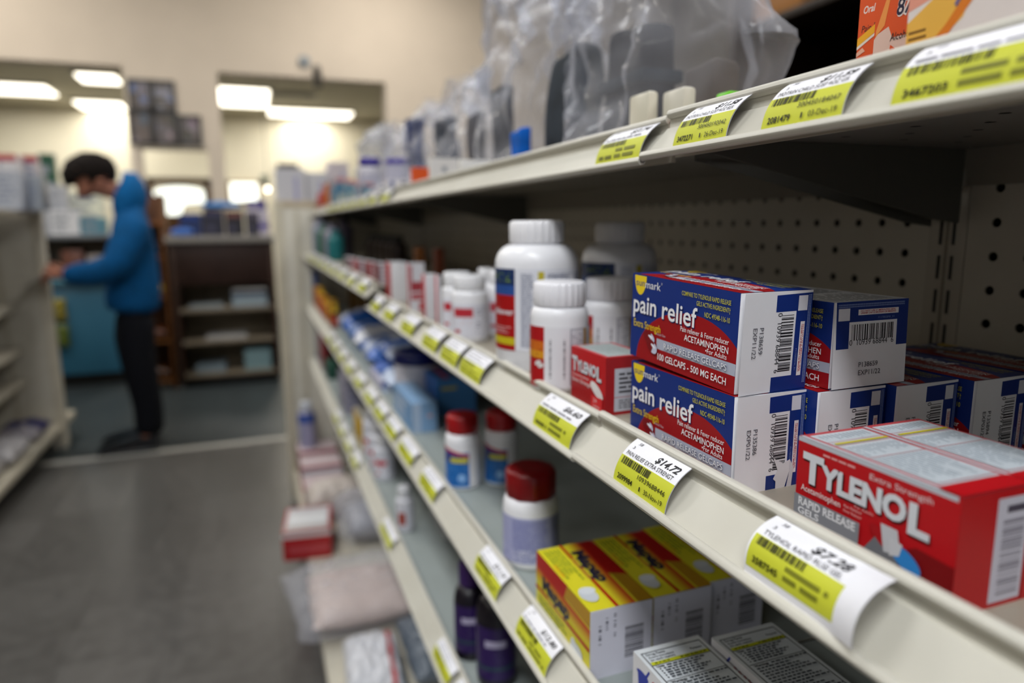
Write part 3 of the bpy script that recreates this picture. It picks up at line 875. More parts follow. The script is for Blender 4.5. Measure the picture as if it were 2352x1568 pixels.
gw, gd, gh = .100, .0525, .050
for x, y, lab in ((.2255, .2735, 'white carton with a printed fact panel on top, nearest the lower shelf edge'), (.2850, .2675, 'white carton with a printed fact panel, deeper on the lower shelf behind its twin')):
    carton('white_pill_carton', gw, gd, gh, lab, 'medicine carton', front=gnp_front(gw, gh), top=gnp_top(gw, gd), cols=('#d8d8dc',) * 6, group='white cartons with fact panels',
           loc=(x + gd / 2, y + gw / 2, ZC))

# orange cartons on the top shelf --------------------------------------------------
def orange_front(w, h, kind):
    O = '#e0541a'
    A = Art(w, h, O)
    if kind == 0:
        A.text('Oral Suspension', .06 * w, .565 * h, .034 * h, '#efe3dc', w=.56 * w, bold=.02, shear=.2)
        A.text('Pain Reliever', .05 * w, .475 * h, .032 * h, '#2b1c1a', w=.44 * w, shear=.15)
        A.poly([(0, .41 * h), (w, .62 * h), (w, .66 * h), (0, .45 * h)], '#eeae1c'); A.poly([(0, .395 * h), (w, .60 * h), (w, .61 * h), (0, .41 * h)], '#e9dfd2')
        A.poly([(.0, .36 * h), (.12 * w, .38 * h), (.08 * w, .40 * h), (0, .38 * h)], '#e9b59c')
    if kind == 1:
        A.poly([(0, .0), (.6 * w, 0), (.6 * w, .30 * h), (.22 * w, .31 * h), (.17 * w, .36 * h), (.04 * w, .34 * h), (0, .32 * h)], '#e3c6b8')
        A.poly([(.02 * w, .33 * h), (.12 * w, .37 * h), (.18 * w, .5 * h), (.20 * w, .7 * h), (.17 * w, .7 * h), (.14 * w, .5 * h), (.02 * w, .355 * h)], '#ef9a4a')
        A.poly([(.02 * w, .5 * h), (.08 * w, .55 * h), (.12 * w, .7 * h), (.02 * w, .7 * h)], '#e8a78a')
        A.text('87', .255 * w, .395 * h, .065 * h, '#221c3c', w=.19 * w, bold=.02, shear=.15, under='#f0e6e0', ub=.07)
        A.text('Alcohol', .20 * w, .295 * h, .032 * h, '#2b1c1a', w=.24 * w, shear=.15)
        A.poly([(.20 * w, .24 * h), (.27 * w, .26 * h), (.21 * w, .28 * h)], O)
    if kind == 2:
        A.rect(0, 0, w, .7 * h, '#e3d9d5')
        A.poly([(0, .28 * h), (.25 * w, .31 * h), (.55 * w, .7 * h), (0, .7 * h)], '#e59a84')
        A.poly([(0, .10 * h), (.2 * w, .12 * h), (.45 * w, .21 * h), (.6 * w, .40 * h), (.3 * w, .33 * h), (0, .24 * h)], '#ebb44b')
        A.poly([(.12 * w, .11 * h), (.3 * w, .14 * h), (.52 * w, .26 * h), (.55 * w, .34 * h), (.32 * w, .20 * h)], '#dd7a1e')
        A.lines(.02 * w, .17 * h, .20 * w, .215 * h, 2, '#7d5418', .4, 5, .2)
        A.ell(.56 * w, .335 * h, .09 * w, .05 * h, '#a31c4e', rot=.5); A.ell(.72 * w, .37 * h, .10 * w, .05 * h, '#b32a3c', rot=.3); A.ell(.47 * w, .385 * h, .03 * w, .03 * h, '#2f6f4a')
        A.poly([(.40 * w, .25 * h), (.52 * w, .34 * h), (.50 * w, .36 * h), (.38 * w, .26 * h)], '#6a5f8f')
    return A


ZA = SURF['A']
for kind, x, yl, w_, lab in ((0, .3460, .336, .052, 'orange carton reading Oral, deepest of the three at the top right'), (1, .3070, .2875, .050, 'orange carton reading 87 and Alcohol, middle of the three at the top right'),
                             (2, .2680, .2340, .056, 'white and orange carton with printed berries, front of the three at the top right')):
    carton('orange_syrup_carton', w_, .037, .115, lab, 'medicine carton', front=orange_front(w_, .115, kind), cols=('#e0541a',) * 6, group='orange cartons on the top shelf',
           loc=(x + .0185, yl - w_ / 2, ZA))

# ---------------------------------------------------------------- price tags
def tag_art(w, h, price, desc, left, code, date, upc='58', seed=3, sub=None):
    A = Art(w, h, '#eeeef4')
    A.rect(.0, 0, w, .56 * h, '#c8cc38')
    if price: A.text(price, .93 * w, .745 * h, .135 * h, '#1d1d22', w=.40 * w, bold=.03, shear=.25, al='r')
    A.text(upc, .12 * w, .88 * h, .06 * h, '#45454c', w=.07 * w, shear=.15); A.text('3', .09 * w, .76 * h, .06 * h, '#45454c', w=.03 * w)
    if not desc: A.lines(.06 * w, .60 * h, .86 * w, .68 * h, 1, '#8b8b92', .6, seed, .1)
    if not left: A.lines(.08 * w, .09 * h, .38 * w, .20 * h, 1, '#6a6c1c', .75, seed, 0)
    if not code: A.lines(.44 * w, .08 * h, .94 * w, .37 * h, 2, '#7b7d22', .5, seed, .3)
    if desc: A.text(desc, .06 * w, .605 * h, .085 * h, '#3a3a40', w=.86 * w)
    A.bars(.06 * w, .40 * h, .60 * w, .545 * h, '#26260f', 26, seed)
    if left: A.text(left, .08 * w, .10 * h, .095 * h, '#26260f', w=.30 * w, bold=.02)
    if code: A.text(code, .94 * w, .28 * h, .085 * h, '#2c2c14', w=.50 * w, al='r')
    if code: A.text(date, .94 * w, .10 * h, .085 * h, '#2c2c14', w=.33 * w, al='r')
    if code: A.text('1', .52 * w, .10 * h, .08 * h, '#2c2c14', w=.02 * w)
    return A


TG = Art(.045, .0315); TG.rect(0, 0, .045, .0315, '#eeeef4'); TG.rect(0, 0, .045, .0176, '#c8cc38'); TG.lines(.004, .019, .04, .03, 3, '#8a8a92', .3, 4, .3); TG.bars(.003, .0125, .027, .017, '#6f7016', 16, 3); TG.lines(.003, .002, .042, .011, 2, '#6f7016', .35, 6, .2)
_tagmesh = {}


def price_tag(k, y0, y1, label, group='price tags', art=None, bulge=.004, loose=0, key=None, dz=0, dx=0):
    """a card sprung into the channel of shelf k between y1 (left end) and y0, bowed towards the aisle"""
    xf, zt = SH[k]; w = y1 - y0
    top, bot = Vector((xf + .0008, 0, zt - .0047)), Vector((xf - .0158, 0, zt - .0287))
    dirn = (top - bot); L = dirn.length; dn = dirn.normalized(); nn = Vector((-dn.z, 0, dn.x))
    if nn.x > 0: nn = -nn
    kk = (key, round(w, 4), k)
    if kk in _tagmesh:
        o = bpy.data.objects.new('price_tag', _tagmesh[kk]); SC.collection.objects.link(o)
    else:
        A = art or TG; m = MB(); H = A.h
        def fn(x, y, e):
            s = y / H; u = x / A.w
            b = bulge * (1 - (2 * s - 1) ** 2) + .0011 + e + loose * max(0, u - .55) ** 2 * (1 - .3 * s) * 4
            p = bot + dirn * s + nn * b
            return Vector((p.x - xf, w / 2 - u * w, p.z - zt))
        N = 14
        base = Art(A.w, A.h, '#e6e6ea'); fb = lambda x, y, e: fn(x, y, -.0004 + e)
        m.art(base, fn=fb, eps=0, cut=A.h / N)
        m.art(A, fn=fn, eps=7e-5, cut=A.h / N)
        o = m.build('price_tag', M_PAPER, angle=60); _tagmesh[kk] = o.data
    o.location = (xf + dx, (y0 + y1) / 2, zt + dz + lift(k, (y0 + y1) / 2))
    return tag(o, label, 'price tag', group)


T = lambda *a, **q: tag_art(.045, .0315, *a, **q)
price_tag('B', .2925, .3480, 'white and yellow price tag reading $14.72 below the blue cartons', art=T('$14.72', 'PAIN RELIEF EXTRA STRENGT', '2099984', '10939688446', '30-Nov-19'), dz=.0025, dx=-.0012, key='a')
A0 = T('$7.28', 'TYLENOL RAPID RLSE GEL', '3587545', '', '', seed=8)
A7 = Art(.058, .036, '#eeeef4'); A7.it += [([(x + .001, y + .0045) for x, y in vs], fs, c, k + 1, r_) for vs, fs, c, k, r_ in A0.it]; A7.n = 60
price_tag('B', .164, .2285, 'big curled price tag reading $7.28 below the red cartons', art=A7, dz=.0025, dx=-.0012, bulge=.0070, loose=.010, key='b')
price_tag('B', .413, .480, 'price tag reading $6.60 just left of the middle shelf joint', art=T('$6.60', '', '', '', '', seed=5), key='c')
for n, (a, b) in enumerate(((.618, .688), (.702, .768), (.792, .862), (.925, 1.0), (1.075, 1.145), (1.205, 1.275))):
    price_tag('B', a, b, f'small price tag, {NTH[n]} beyond the $6.60 tag on the middle shelf', key='g')
price_tag('A', .4075, .470, 'price tag reading $7.74 just left of the top shelf joint', art=T('$7.74', '', '', '', '', seed=4), key='d')
price_tag('A', .3165, .3665, 'price tag reading $11.58 just right of the top shelf joint', art=T('$11.58', 'MOTRIN CHILD SUSP 4OZ BER', '3472271', '300450192042', '26-Dec-19', seed=9), dz=.0025, dx=-.0012, key='e')
price_tag('A', .2385, .2890, 'price tag reading $11.59 on the top shelf edge', art=T('$11.59', 'MOTRIN CHILD SUSP 4OZ GR', '2081479', '300450184047', '03-Dec-19', seed=10), dz=.0025, dx=-.0012, key='f')
price_tag('A', .152, .2140, 'blurred price tag under the orange cartons at the right edge', art=T('', '', '3467203', '', '', seed=11), dz=.0025, dx=-.0012, key='h')
price_tag('C', .575, .645, 'price tag reading $11.14 on the lower shelf edge by the red-capped bottle', art=T('$11.14', '', '', '', '', seed=14), key='i')
price_tag('C', .455, .522, 'price tag reading $12.80 on the lower shelf edge by the yellow cartons', art=T('$12.80', '', '', '', '', seed=15), key='j')
for n, (a, b) in enumerate(((.825, .905), (.965, 1.055), (1.095, 1.18), (1.21, 1.295), (1.33, 1.42), (1.48, 1.57), (1.64, 1.73), (1.80, 1.89), (1.95, 2.04), (2.11, 2.2))):
    price_tag('C', a, b, f'small price tag, {NTH[n]} beyond the $11.14 tag on the lower shelf', key='g')
for n, (a, b) in enumerate(((.700, .757), (.775, .850), (1.175, 1.275), (1.62, 1.71), (1.75, 1.84), (1.89, 1.98), (2.03, 2.12))):
    price_tag('D', a, b, f'yellow and white price tag, {NTH[n]} from the photographer on the bottom shelf edge', key='g')
for n in range(9):
    y = 1.36 + n * .17; price_tag('B', y, y + .085, f'tiny price tag far along the middle shelf edge, {NTH[n]} past its second joint', key='g')
for n in range(8):
    y = 1.32 + n * .15; price_tag('A', y, y + .085, f'tiny price tag far along the top shelf edge, {NTH[n]} past its second joint', key='g')
# ---------------------------------------------------------------- bottles
def cam_angle(c):
    return math.atan2(-c[1], -c[0])


def bottle(name, label, c, r, h, cap_r, cap_h, cap_col, body='#eeeef2', sh=.10, neck=.62, art=None, a0=-100, y0=.1, group=None, cap_flute=.03, nf=24,
           sq=False, liquid=None, cat='bottle', mat=None, gap=.012, n=40):
    """plastic bottle; art is wrapped from a0 degrees left of the side that faces the photographer"""
    t = empty(name, c, label, cat, group)
    hb = h - cap_h
    z2 = hb * (1 - sh - gap)
    m = MB(); P = [(r * .90, 0), (r * .97, .0015), (r, .004), (r, z2)]
    for i in range(1, 7):
        a = i / 6 * math.pi / 2
        P.append((r * neck + (r - r * neck) * math.cos(a), z2 + (hb * sh) * math.sin(a)))
    P += [(r * neck * .97, z2 + hb * sh + .0005), (r * neck * .97, hb + cap_h * .5)]
    m.lathe(P, body, n=n)
    if art:
        A0 = cam_angle(c) + math.radians(a0)
        fn = lambda x, y, e: Vector(((r + .0003 + e) * math.cos(A0 + x / r), (r + .0003 + e) * math.sin(A0 + x / r), y + y0 * h))
        m.art(art, fn=fn, eps=5e-5 if c[1] < 1 else 2e-4, cut=r * .045)
    m.build('body', mat or M_PLASTIC, t, angle=50)
    m = MB(); R = h * 0 + cap_r; z = hb
    m.lathe([(R * .98, z), (R, z + .0008), (R, z + cap_h * .86), (R * .95, z + cap_h * .95), (R * .86, z + cap_h), (R * .3, z + cap_h * .985)], cap_col, n=nf * 4 if nf else n, flute=-cap_flute, nf=nf * 2)
    m.build('cap', M_PLASTIC, t, angle=50)
    return t


def deg(r, d): return r * math.radians(d)


def big_label(r, h):
    w = deg(r, 230); A = Art(w, h, '#e3e4ec'); f = deg(r, 88)
    A.rect(0, .0, f, h, '#a80d12'); A.rect(0, .80 * h, f, h, '#16305f'); A.rect(0, .68 * h, f, .80 * h, '#2a4f95')
    A.lines(.45 * f, .83 * h, .95 * f, .96 * h, 3, '#6f8a2c', .5, 3, .2); A.text('Pain Reliever', .98 * f, .44 * h, .07 * h, '#dfe0e6', w=.9 * f, al='r', bold=.02)
    A.lines(.5 * f, .2 * h, .95 * f, .3 * h, 3, '#d9a9a9', .4, 4, .3); A.rect(0, .07 * h, f, .16 * h, '#c9b91c')
    A.lines(f * 1.1, .05 * h, f * 1.30, .95 * h, 34, '#8a90a6', .45, 6, .2)
    A.rect(f * 1.36, .03 * h, f * 1.45, .97 * h, '#c3b424')
    A.lines(f * 1.5, .05 * h, f * 1.95, .95 * h, 34, '#8a90a6', .45, 8, .2); A.lines(f * 2.0, .05 * h, f * 2.5, .95 * h, 34, '#8a90a6', .45, 9, .2)
    return A


def small_label(r, h):
    w = deg(r, 230); A = Art(w, h, '#e6e5ea'); f = deg(r, 75)
    A.rect(0, 0, f, h, '#b0131a'); A.rect(0, .60 * h, f, .76 * h, '#cf6a1c'); A.rect(0, .48 * h, f, .60 * h, '#d89320'); A.lines(.3 * f, .5 * h, .95 * f, .74 * h, 3, '#a3341a', .4, 4, .3)
    A.ell(.8 * f, .4 * h, .12 * f, .04 * h, '#dcd8d6', rot=.4); A.ell(.9 * f, .36 * h, .1 * f, .035 * h, '#dcd8d6', rot=.4)
    A.bars(f * 1.15, .16 * h, f * 1.55, .8 * h, '#3c3c48', 24, 4, along='y')
    A.rect(f * 1.68, .05 * h, f * 2.1, .97 * h, '#6a6a7c'); A.rect(f * 1.70, .06 * h, f * 2.08, .96 * h, '#d9d8df'); A.lines(f * 1.73, .1 * h, f * 2.05, .9 * h, 22, '#77778a', .45, 6, .2)
    A.rect(f * 2.1, .05 * h, f * 2.19, .97 * h, '#b78a1d'); A.rect(f * 2.22, .05 * h, f * 2.75, .97 * h, '#cfcfd8'); A.lines(f * 2.25, .1 * h, f * 2.7, .9 * h, 22, '#77778a', .45, 7, .2)
    return A


bottle('pill_bottle', 'tall white pill bottle with a red and blue label, nearest the middle shelf edge', (.250, .606, ZB), .0393, .139, .0258, .0205, '#ecebee', sh=.16, neck=.6,
       art=big_label(.0393, .075), a0=-118, y0=.15, group='tall white bottles')
bottle('pill_bottle', 'tall white pill bottle standing deeper on the shelf behind the other tall one', (.366, .655, ZB), .0400, .137, .0262, .0205, '#dddcde', sh=.16, neck=.6,
       art=big_label(.0400, .075), a0=-94, y0=.15, group='tall white bottles')
bottle('pill_bottle', 'short white pill bottle with a red and orange label in front of the tall bottle', (.2345, .519, ZB), .0242, .0895, .0218, .0195, '#ecebf0', sh=.13, neck=.8,
       art=small_label(.0242, .050), a0=-105, y0=.045, group='short white bottles')
bottle('pill_bottle', 'short white pill bottle half hidden behind the small red carton', (.3045, .562, ZB), .0250, .087, .0222, .0195, '#e6e5ea', sh=.13, neck=.8,
       art=small_label(.0250, .050), a0=-110, y0=.045, group='short white bottles')


def red_dash_label(r, h, seed=1):
    w = deg(r, 220); A = Art(w, h, '#dddde6')
    A.rect(.22 * w, .62 * h, .52 * w, .88 * h, '#bd2f3c'); A.lines(.22 * w, .35 * h, .5 * w, .55 * h, 2, '#c56a74', .5, seed, .3); A.rect(.23 * w, .14 * h, .33 * w, .24 * h, '#b8232e')
    A.rect(.0, .62 * h, .12 * w, .88 * h, '#bd2f3c'); A.lines(.56 * w, .1 * h, .95 * w, .95 * h, 9, '#9a9aa8', .5, seed + 2, .3)
    return A


for c, r, h, lab in (((.2335, .772, ZB), .0215, .0775, 'small white bottle with red print, nearest of the white cluster beyond the tall bottles'),
                     ((.2360, .835, ZB), .0195, .077, 'small white bottle with red print, second of the white cluster'),
                     ((.2830, .790, ZB), .0200, .081, 'small white bottle with red print, beside the tall white bottle'),
                     ((.2900, .86, ZB), .0200, .079, 'small white bottle with red print, deepest of the white cluster')):
    bottle('pill_bottle', lab, c, r, h, r * .88, .017, '#e9e9ec', sh=.12, neck=.8, art=red_dash_label(r, h * .5), a0=-105, y0=.08, group='white bottles with red print', n=28, nf=16)


def blue_label(r, h):
    w = deg(r, 230); A = Art(w, h, '#e7e6ea'); f = deg(r, 128)
    A.rect(0, 0, f, .82 * h, '#1d68b4'); A.poly([(0, .60 * h), (f, .56 * h), (f, .74 * h), (0, 1.0 * h)], '#2c3f86')
    A.poly([(0, h), (0, .93 * h), (f, .70 * h), (f, .77 * h)], '#b3222d')
    A.lines(.50 * f, .57 * h, .96 * f, .71 * h, 1, '#c9c238', .8, 5, 0); A.lines(.45 * f, .32 * h, .95 * f, .5 * h, 2, '#5d9be0', .5, 4, .2)
    A.ell(.80 * f, .22 * h, .1 * f, .1 * h, '#8fbdf0'); A.rect(0, 0, f, .03 * h, '#7fb0e6')
    return A


for c, lab in (((.2385, .832, ZC), 'white bottle with red cap and blue label, nearer the lower shelf edge of the pair'), ((.2900, .826, ZC), 'white bottle with red cap and blue label, deeper of the pair on the lower shelf')):
    bottle('pill_bottle', lab, c, .0228, .097, .0205, .023, '#9f0f16', sh=.14, neck=.8, art=blue_label(.0228, .056), a0=-108, y0=.05, group='red-capped bottles', nf=14, cap_flute=.02)


def text_label(r, h):
    w = deg(r, 240); A = Art(w, h, '#a6a9cf')
    A.lines(.03 * w, .04 * h, .30 * w, .96 * h, 4, '#4c57a0', .5, 3, .1); A.lines(.34 * w, .05 * h, .66 * w, .95 * h, 30, '#6d73ad', .5, 4, .15); A.lines(.69 * w, .05 * h, .97 * w, .95 * h, 30, '#6d73ad', .5, 5, .15)
    A.lines(.34 * w, .05 * h, .6 * w, .3 * h, 5, '#e3e4f2', .5, 6, .5)
    return A


bottle('pill_bottle', 'wide white bottle with a fluted dark red cap, alone on the lower shelf', (.2455, .612, ZC), .0282, .0985, .0258, .027, '#7d0a10', sh=.2, neck=.84,
       art=text_label(.0282, .047), a0=-120, y0=.08, group='red-capped bottles', nf=10, cap_flute=.035)


# ---------------------------------------------------------------- cartons, jars and packs further down the gondola
def pcarton(k, X, u0, ue, u1, vt, label, end='#d8d8dc', front='#d8d8dc', top='#c9c9cd', ea=None, fa=None, group=None, name='carton', surf=None, wmax=.16, dmax=.2, cat='carton', mat=None, ta=None):
    """carton whose near vertical edge is seen at pixel ue, its end reaching to u1 and its aisle side to u0; vt is the top"""
    z0 = SURF[k] if surf is None else surf
    if u0 < 770: u0, ue, u1 = (q + (770 - q) * .20 if q < 770 else q for q in (u0, ue, u1))
    y = min(3.09, at(ue, vt, X=X).y); z0 += lift(k, y) if surf is None else 0; d = min(dmax, at(u1, vt, Y=y).x - X); w = max(.012, min(wmax, at(u0, vt, X=X).y - y, 3.13 - y)); h = at(ue, vt, Y=y).z - z0
    mk = lambda a, b, art: art(a, b) if art else None
    o = carton(name, w, d, h, label, cat, front=mk(w, h, fa), end=mk(d, h, ea), top=mk(w, d, ta), cols=(front, front, end, end, front, top), group=group, eps=2.5e-4, bevel=.001, loc=(X + d / 2, y + w / 2, z0), mat=mat)
    return o


def art_block(bg, blocks):
    def f(w, h):
        A = Art(w, h, bg)
        for (x0, y0, x1, y1, c) in blocks: A.rect(x0 * w, y0 * h, x1 * w, y1 * h, c)
        return A
    return f


def art_text(bg, ink, n=6, seed=1, extra=()):
    def f(w, h):
        A = Art(w, h, bg); A.lines(.1 * w, .1 * h, .9 * w, .9 * h, n, ink, .5, seed, .4)
        for (x0, y0, x1, y1, c) in extra: A.rect(x0 * w, y0 * h, x1 * w, y1 * h, c)
        return A
    return f


# middle shelf, far part
pcarton('B', .224, 1001, 1003, 1012, 632, 'thin white carton between the white bottles and a red printed one', '#dcdbe0', '#c94a50')
pcarton('B', .222, 968, 975, 1004, 630, 'plain white carton end right of the red printed carton on the middle shelf', '#dedde2', '#c04046')
pcarton('B', .222, 934, 938, 974, 604, 'white carton with bold red print on the middle shelf', '#dad9de', '#b8343a',
        ea=art_block('#d9d8de', [(.08, .42, .95, .62, '#a63a44'), (.1, .25, .9, .38, '#b85a62'), (.05, .62, .2, .95, '#b04a50'), (.6, .03, .92, .2, '#b82a30')]))
pcarton('B', .222, 884, 896, 936, 604, 'tall white carton with a red corner before the far bottles', '#e0dfe2', '#b02a30')
for n, (u0, ue, u1, vt, e, f) in enumerate(((858, 872, 892, 606, '#a8a6b0', '#7a3a40'), (836, 850, 868, 602, '#b4525a', '#8a3036'), (812, 826, 846, 598, '#8e8c98', '#a0484e'), (790, 803, 822, 594, '#b06068', '#6a5a60'))):
    pcarton('B', .226, u0, ue, u1, vt, f'small red and grey carton on the far middle shelf, {NTH[n]} past the tall white carton', e, f, group='far red cartons', ea=art_text(e, '#d6d0d4', 4, n))
for n, (u0, ue, u1, vt, c) in enumerate(((994, 998, 1020, 570, '#8a4a34'), (950, 954, 976, 568, '#a86a3a'), (900, 904, 920, 568, '#b87848'))):
    pcarton('B', .36, u0, ue, u1, vt, f'tall brown carton at the back of the middle shelf, {NTH[n]} past the tall bottles', c, c, c, group='brown cartons at the back')
for n, (u, y) in enumerate(((875, 1.90), (862, 2.0), (848, 2.1), (834, 2.2), (820, 2.3))):
    bottle('syrup_bottle', f'dark brown bottle in a row behind the far red cartons, {NTH[n]} from the near end', (.37, y, ZB + UP), .026, .085, .016, .02, '#1c1613', body='#2a1a14', n=20, nf=0, group='dark brown bottles')
for n, (x, y, r, h, c, cc, lab) in enumerate(((.245, 2.28, .026, .11, '#1f6f72', '#16585c', 'teal bottle on the far middle shelf'), (.25, 2.42, .03, .13, '#8a8494', '#4a4656', 'grey bottle behind the teal one on the far middle shelf'),
                                           (.30, 2.52, .035, .15, '#5b5566', '#2c2a33', 'dark grey bottle near the far end of the middle shelf'), (.25, 2.64, .034, .13, '#3e6a58', '#2c4c44', 'dark green bottle near the far end of the middle shelf'),
                                           (.25, 2.82, .035, .15, '#8a90a0', '#6a6f80', 'pale grey bottle near the far end of the middle shelf'), (.27, 3.0, .04, .17, '#a39aa0', '#6f6a72', 'pinkish grey bottle, last on the middle shelf'))):
    bottle('lotion_bottle', lab, (x, y, ZB + UP), r, h * .9, r * .6, .022, cc, body=c, n=20, nf=0)

# lower shelf, far part
BL, LB = '#1c5fae', '#7fa6cf'
pcarton('C', .224, 872, 946, 1003, 928, 'pale blue carton at the front of the lower shelf before the red-capped bottles', '#9db8d6', LB, '#86a8cc',
        ea=art_block('#7ea2c8', [(.0, 0, .35, 1, '#a9bdd6'), (.6, .5, .8, .6, '#c9a9b0')]), fa=art_text('#6f9ac6', '#cfd9e4', 5, 3))
pcarton('C', .288, 955, 1004, 1092, 872, 'bright blue carton with a red stripe behind the pale blue carton', '#3f7fc2', BL, '#21508f', ea=art_block('#4a86c4', [(.1, .7, .5, .78, '#c9c040')]),
        ta=art_block('#28558f', [(.0, .2, 1, .32, '#a83a48'), (.3, .55, .8, .7, '#8c8a34')]))
pcarton('C', .224, 842, 876, 944, 876, 'pale carton with navy print left of the pale blue carton', '#b9bccb', '#c9c6d6', '#bdbccb', ea=art_block('#b6c2d6', [(.0, .5, .3, 1, '#34509c'), (.4, .1, .6, .5, '#5f8cc0'), (.6, .6, .9, .8, '#8f8c3c')]))
bottle('jar', 'white jar with a wide navy lid under the middle shelf joint', (.285, 1.30, ZC), .046, .098, .047, .024, '#141f66', body='#d8d6e0', n=28, nf=0, sh=.05, neck=.95, cat='jar')
bottle('jar', 'white jar with a wide navy lid, deeper on the lower shelf', (.395, 1.34, ZC), .046, .098, .047, .024, '#141f66', body='#d0ced8', n=28, nf=0, sh=.05, neck=.95, cat='jar')


def pillow(name, label, cat, c, sx, sy_, sz, col, group=None, mat=None, seed=0, rz=0, tilt=0, col2=None, amp=.012, stripes=None, tilt2=0, nu=26, nv=18):
    """puffy sealed pack lying flat: sx deep, sy long, sz thick, with wrinkles and crimped ends"""
    m = MB(); r = random.Random(seed); off = Vector((seed * 3.1, seed * 1.7, 0))
    def P(i, j, s):
        a, b = i / nu * 2 - 1, j / nv * 2 - 1
        t = max(0, (1 - abs(a) ** 3.2)) * max(0, (1 - abs(b) ** 3.2)); t = t ** .55
        q = Vector((b * 3.2, a * 4.2, s * .7)) + off
        n1 = noise.noise(q * 1.3) * amp + noise.noise(q * 3.4) * amp * .5
        ed = 1 + .04 * noise.noise(Vector((a * 3, b * 3, 5)) + off)
        return Vector((b * sx / 2 * ed, a * sy_ / 2 * ed, sz / 2 + s * t * sz / 2 * .92 + n1 * (t + .25) * (1 if s > 0 else .15)))
    G = {}
    for s in (1, -1):
        for i in range(nu + 1):
            for j in range(nv + 1):
                if s < 0 and (i in (0, nu) or j in (0, nv)): G[s, i, j] = G[1, i, j]
                else: G[s, i, j] = m.bm.verts.new(P(i, j, s))
        for i in range(nu):
            for j in range(nv):
                cc = col
                if stripes:
                    for (a, b, x) in stripes:
                        if a <= i / nu < b: cc = x
                f = [G[s, i, j], G[s, i + 1, j], G[s, i + 1, j + 1], G[s, i, j + 1]]
                m.face(f if s < 0 else f[::-1], lin(cc))
    o = m.build(name, mat or M_PLASTIC, angle=80)
    lo = min((v.co.z for v in o.data.vertices)); 
    for v in o.data.vertices: v.co.z -= lo
    o.location = c; o.rotation_euler = (tilt2, tilt, rz)
    return tag(o, label, cat, group)


for n, (x, y, z, sx, sy_, sz, st, lab) in enumerate((
        (.335, 1.42, 0, .21, .20, .06, ((0, .35, '#b9c7de'), (.7, 1, '#0e4fa8')), 'blue and white soft pack under the middle shelf, nearest of the blue packs'),
        (.335, 1.42, .055, .20, .18, .05, ((0, .3, '#aebcd8'), (.55, .75, '#c6ccd8')), 'blue and white soft pack lying on top of the nearest blue pack'),
        (.335, 1.66, 0, .21, .19, .07, ((.3, .6, '#c3ccdd'),), 'blue and white soft pack, second along the lower shelf'),
        (.335, 1.88, 0, .21, .19, .08, ((0, .3, '#d2d4de'), (.6, .8, '#9fb4d6')), 'blue and white soft pack, third along the lower shelf'),
        (.335, 2.10, 0, .21, .19, .09, ((.5, 1, '#c9cfdc'),), 'mostly white soft pack, farthest of the blue packs on the lower shelf'))):
    pillow('soft_pack', lab, 'soft pack', (x, y, ZC + z), sx, sy_, sz, '#1c5db4', 'blue soft packs', seed=n + 1, stripes=st, tilt=.0, amp=.008)
for n, (u0, ue, u1, vt, e) in enumerate(((752, 756, 775, 690, '#6a3f22'), (735, 744, 762, 700, '#c9a51a'), (722, 731, 748, 680, '#b03020'), (712, 718, 737, 662, '#cf9c18'), (704, 709, 725, 658, '#c07a18'))):
    pcarton('C', .224, u0, ue, u1, vt, f'yellow and red carton far along the lower shelf, {NTH[n]} past the blue packs', e, '#b8501e', '#cda41c', group='yellow and red cartons far away', ea=art_block(e, [(.1, .1, .8, .4, '#b8301e'), (.2, .55, .9, .9, '#d8b020')]))
for n, y in enumerate((2.35, 2.5, 2.65)):
    bottle('syrup_bottle', f'amber bottle deep on the lower shelf behind the yellow cartons, {NTH[n]} from the near end', (.36, y, ZC), .04, .15, .022, .025, '#241a0c', body='#4a3510', n=20, nf=0, group='amber bottles')
pcarton('C', .224, 701, 706, 722, 622, 'dark blue carton last on the lower shelf, at the end panel', '#1f3d7c', '#16306a', '#1a2f66')

# bottom shelf
ZD = SURF['D']


def purple_label(r, h):
    w = deg(r, 240); A = Art(w, h, '#2a1450')
    A.lines(.36 * w, .62 * h, .62 * w, .78 * h, 1, '#a9a2bd', .8, 5, 0); A.rect(0, .2 * h, w, .26 * h, '#24404a'); A.lines(.3 * w, .35 * h, .7 * w, .55 * h, 2, '#5f4d84', .5, 3, .3)
    return A


bottle('syrup_bottle', 'dark purple syrup bottle nearest the photographer on the bottom shelf', (.2530, .748, ZD), .0250, .140, .0150, .022, '#17131b', body='#120d18', sh=.22, neck=.5, art=purple_label(.0250, .07), a0=-120, y0=.10, group='purple syrup bottles', nf=20)
bottle('syrup_bottle', 'dark purple syrup bottle with a purple cap, behind its near twin', (.2390, .812, ZD), .0220, .132, .0150, .030, '#3a1a5e', body='#120d18', sh=.22, neck=.5, art=purple_label(.0220, .065), a0=-120, y0=.10, group='purple syrup bottles', nf=20)
A = Art(deg(.0165, 220), .040, '#cfcfd8'); A.rect(.3 * A.w, .2 * A.h, .52 * A.w, .8 * A.h, '#9c3a26')
bottle('pill_bottle', 'little white bottle with an orange-red label standing alone on the bottom shelf', (.2335, 1.218, ZD), .0168, .087, .0125, .02, '#d3d4d8', body='#cfcfd6', art=A, a0=-110, y0=.1, nf=12)
pillow('clear_pack', 'clear grey pack lying behind the little white bottle on the bottom shelf', 'pack', (.33, 1.16, ZD), .10, .12, .05, '#8d9094', mat=M_BAGM, seed=31)
for n, (y, h) in enumerate(((1.50, .10), (1.57, .11), (1.66, .12))):
    bottle('pill_bottle', f'white bottle before the yellow cartons on the bottom shelf, {NTH[n]} past the little bottle', (.245, y, ZD), .024, h, .018, .022, '#d6d6da', body='#cfd0d8', n=24, nf=12, art=red_dash_label(.024, .045, n), a0=-105, y0=.1, group='white bottles by the yellow cartons')
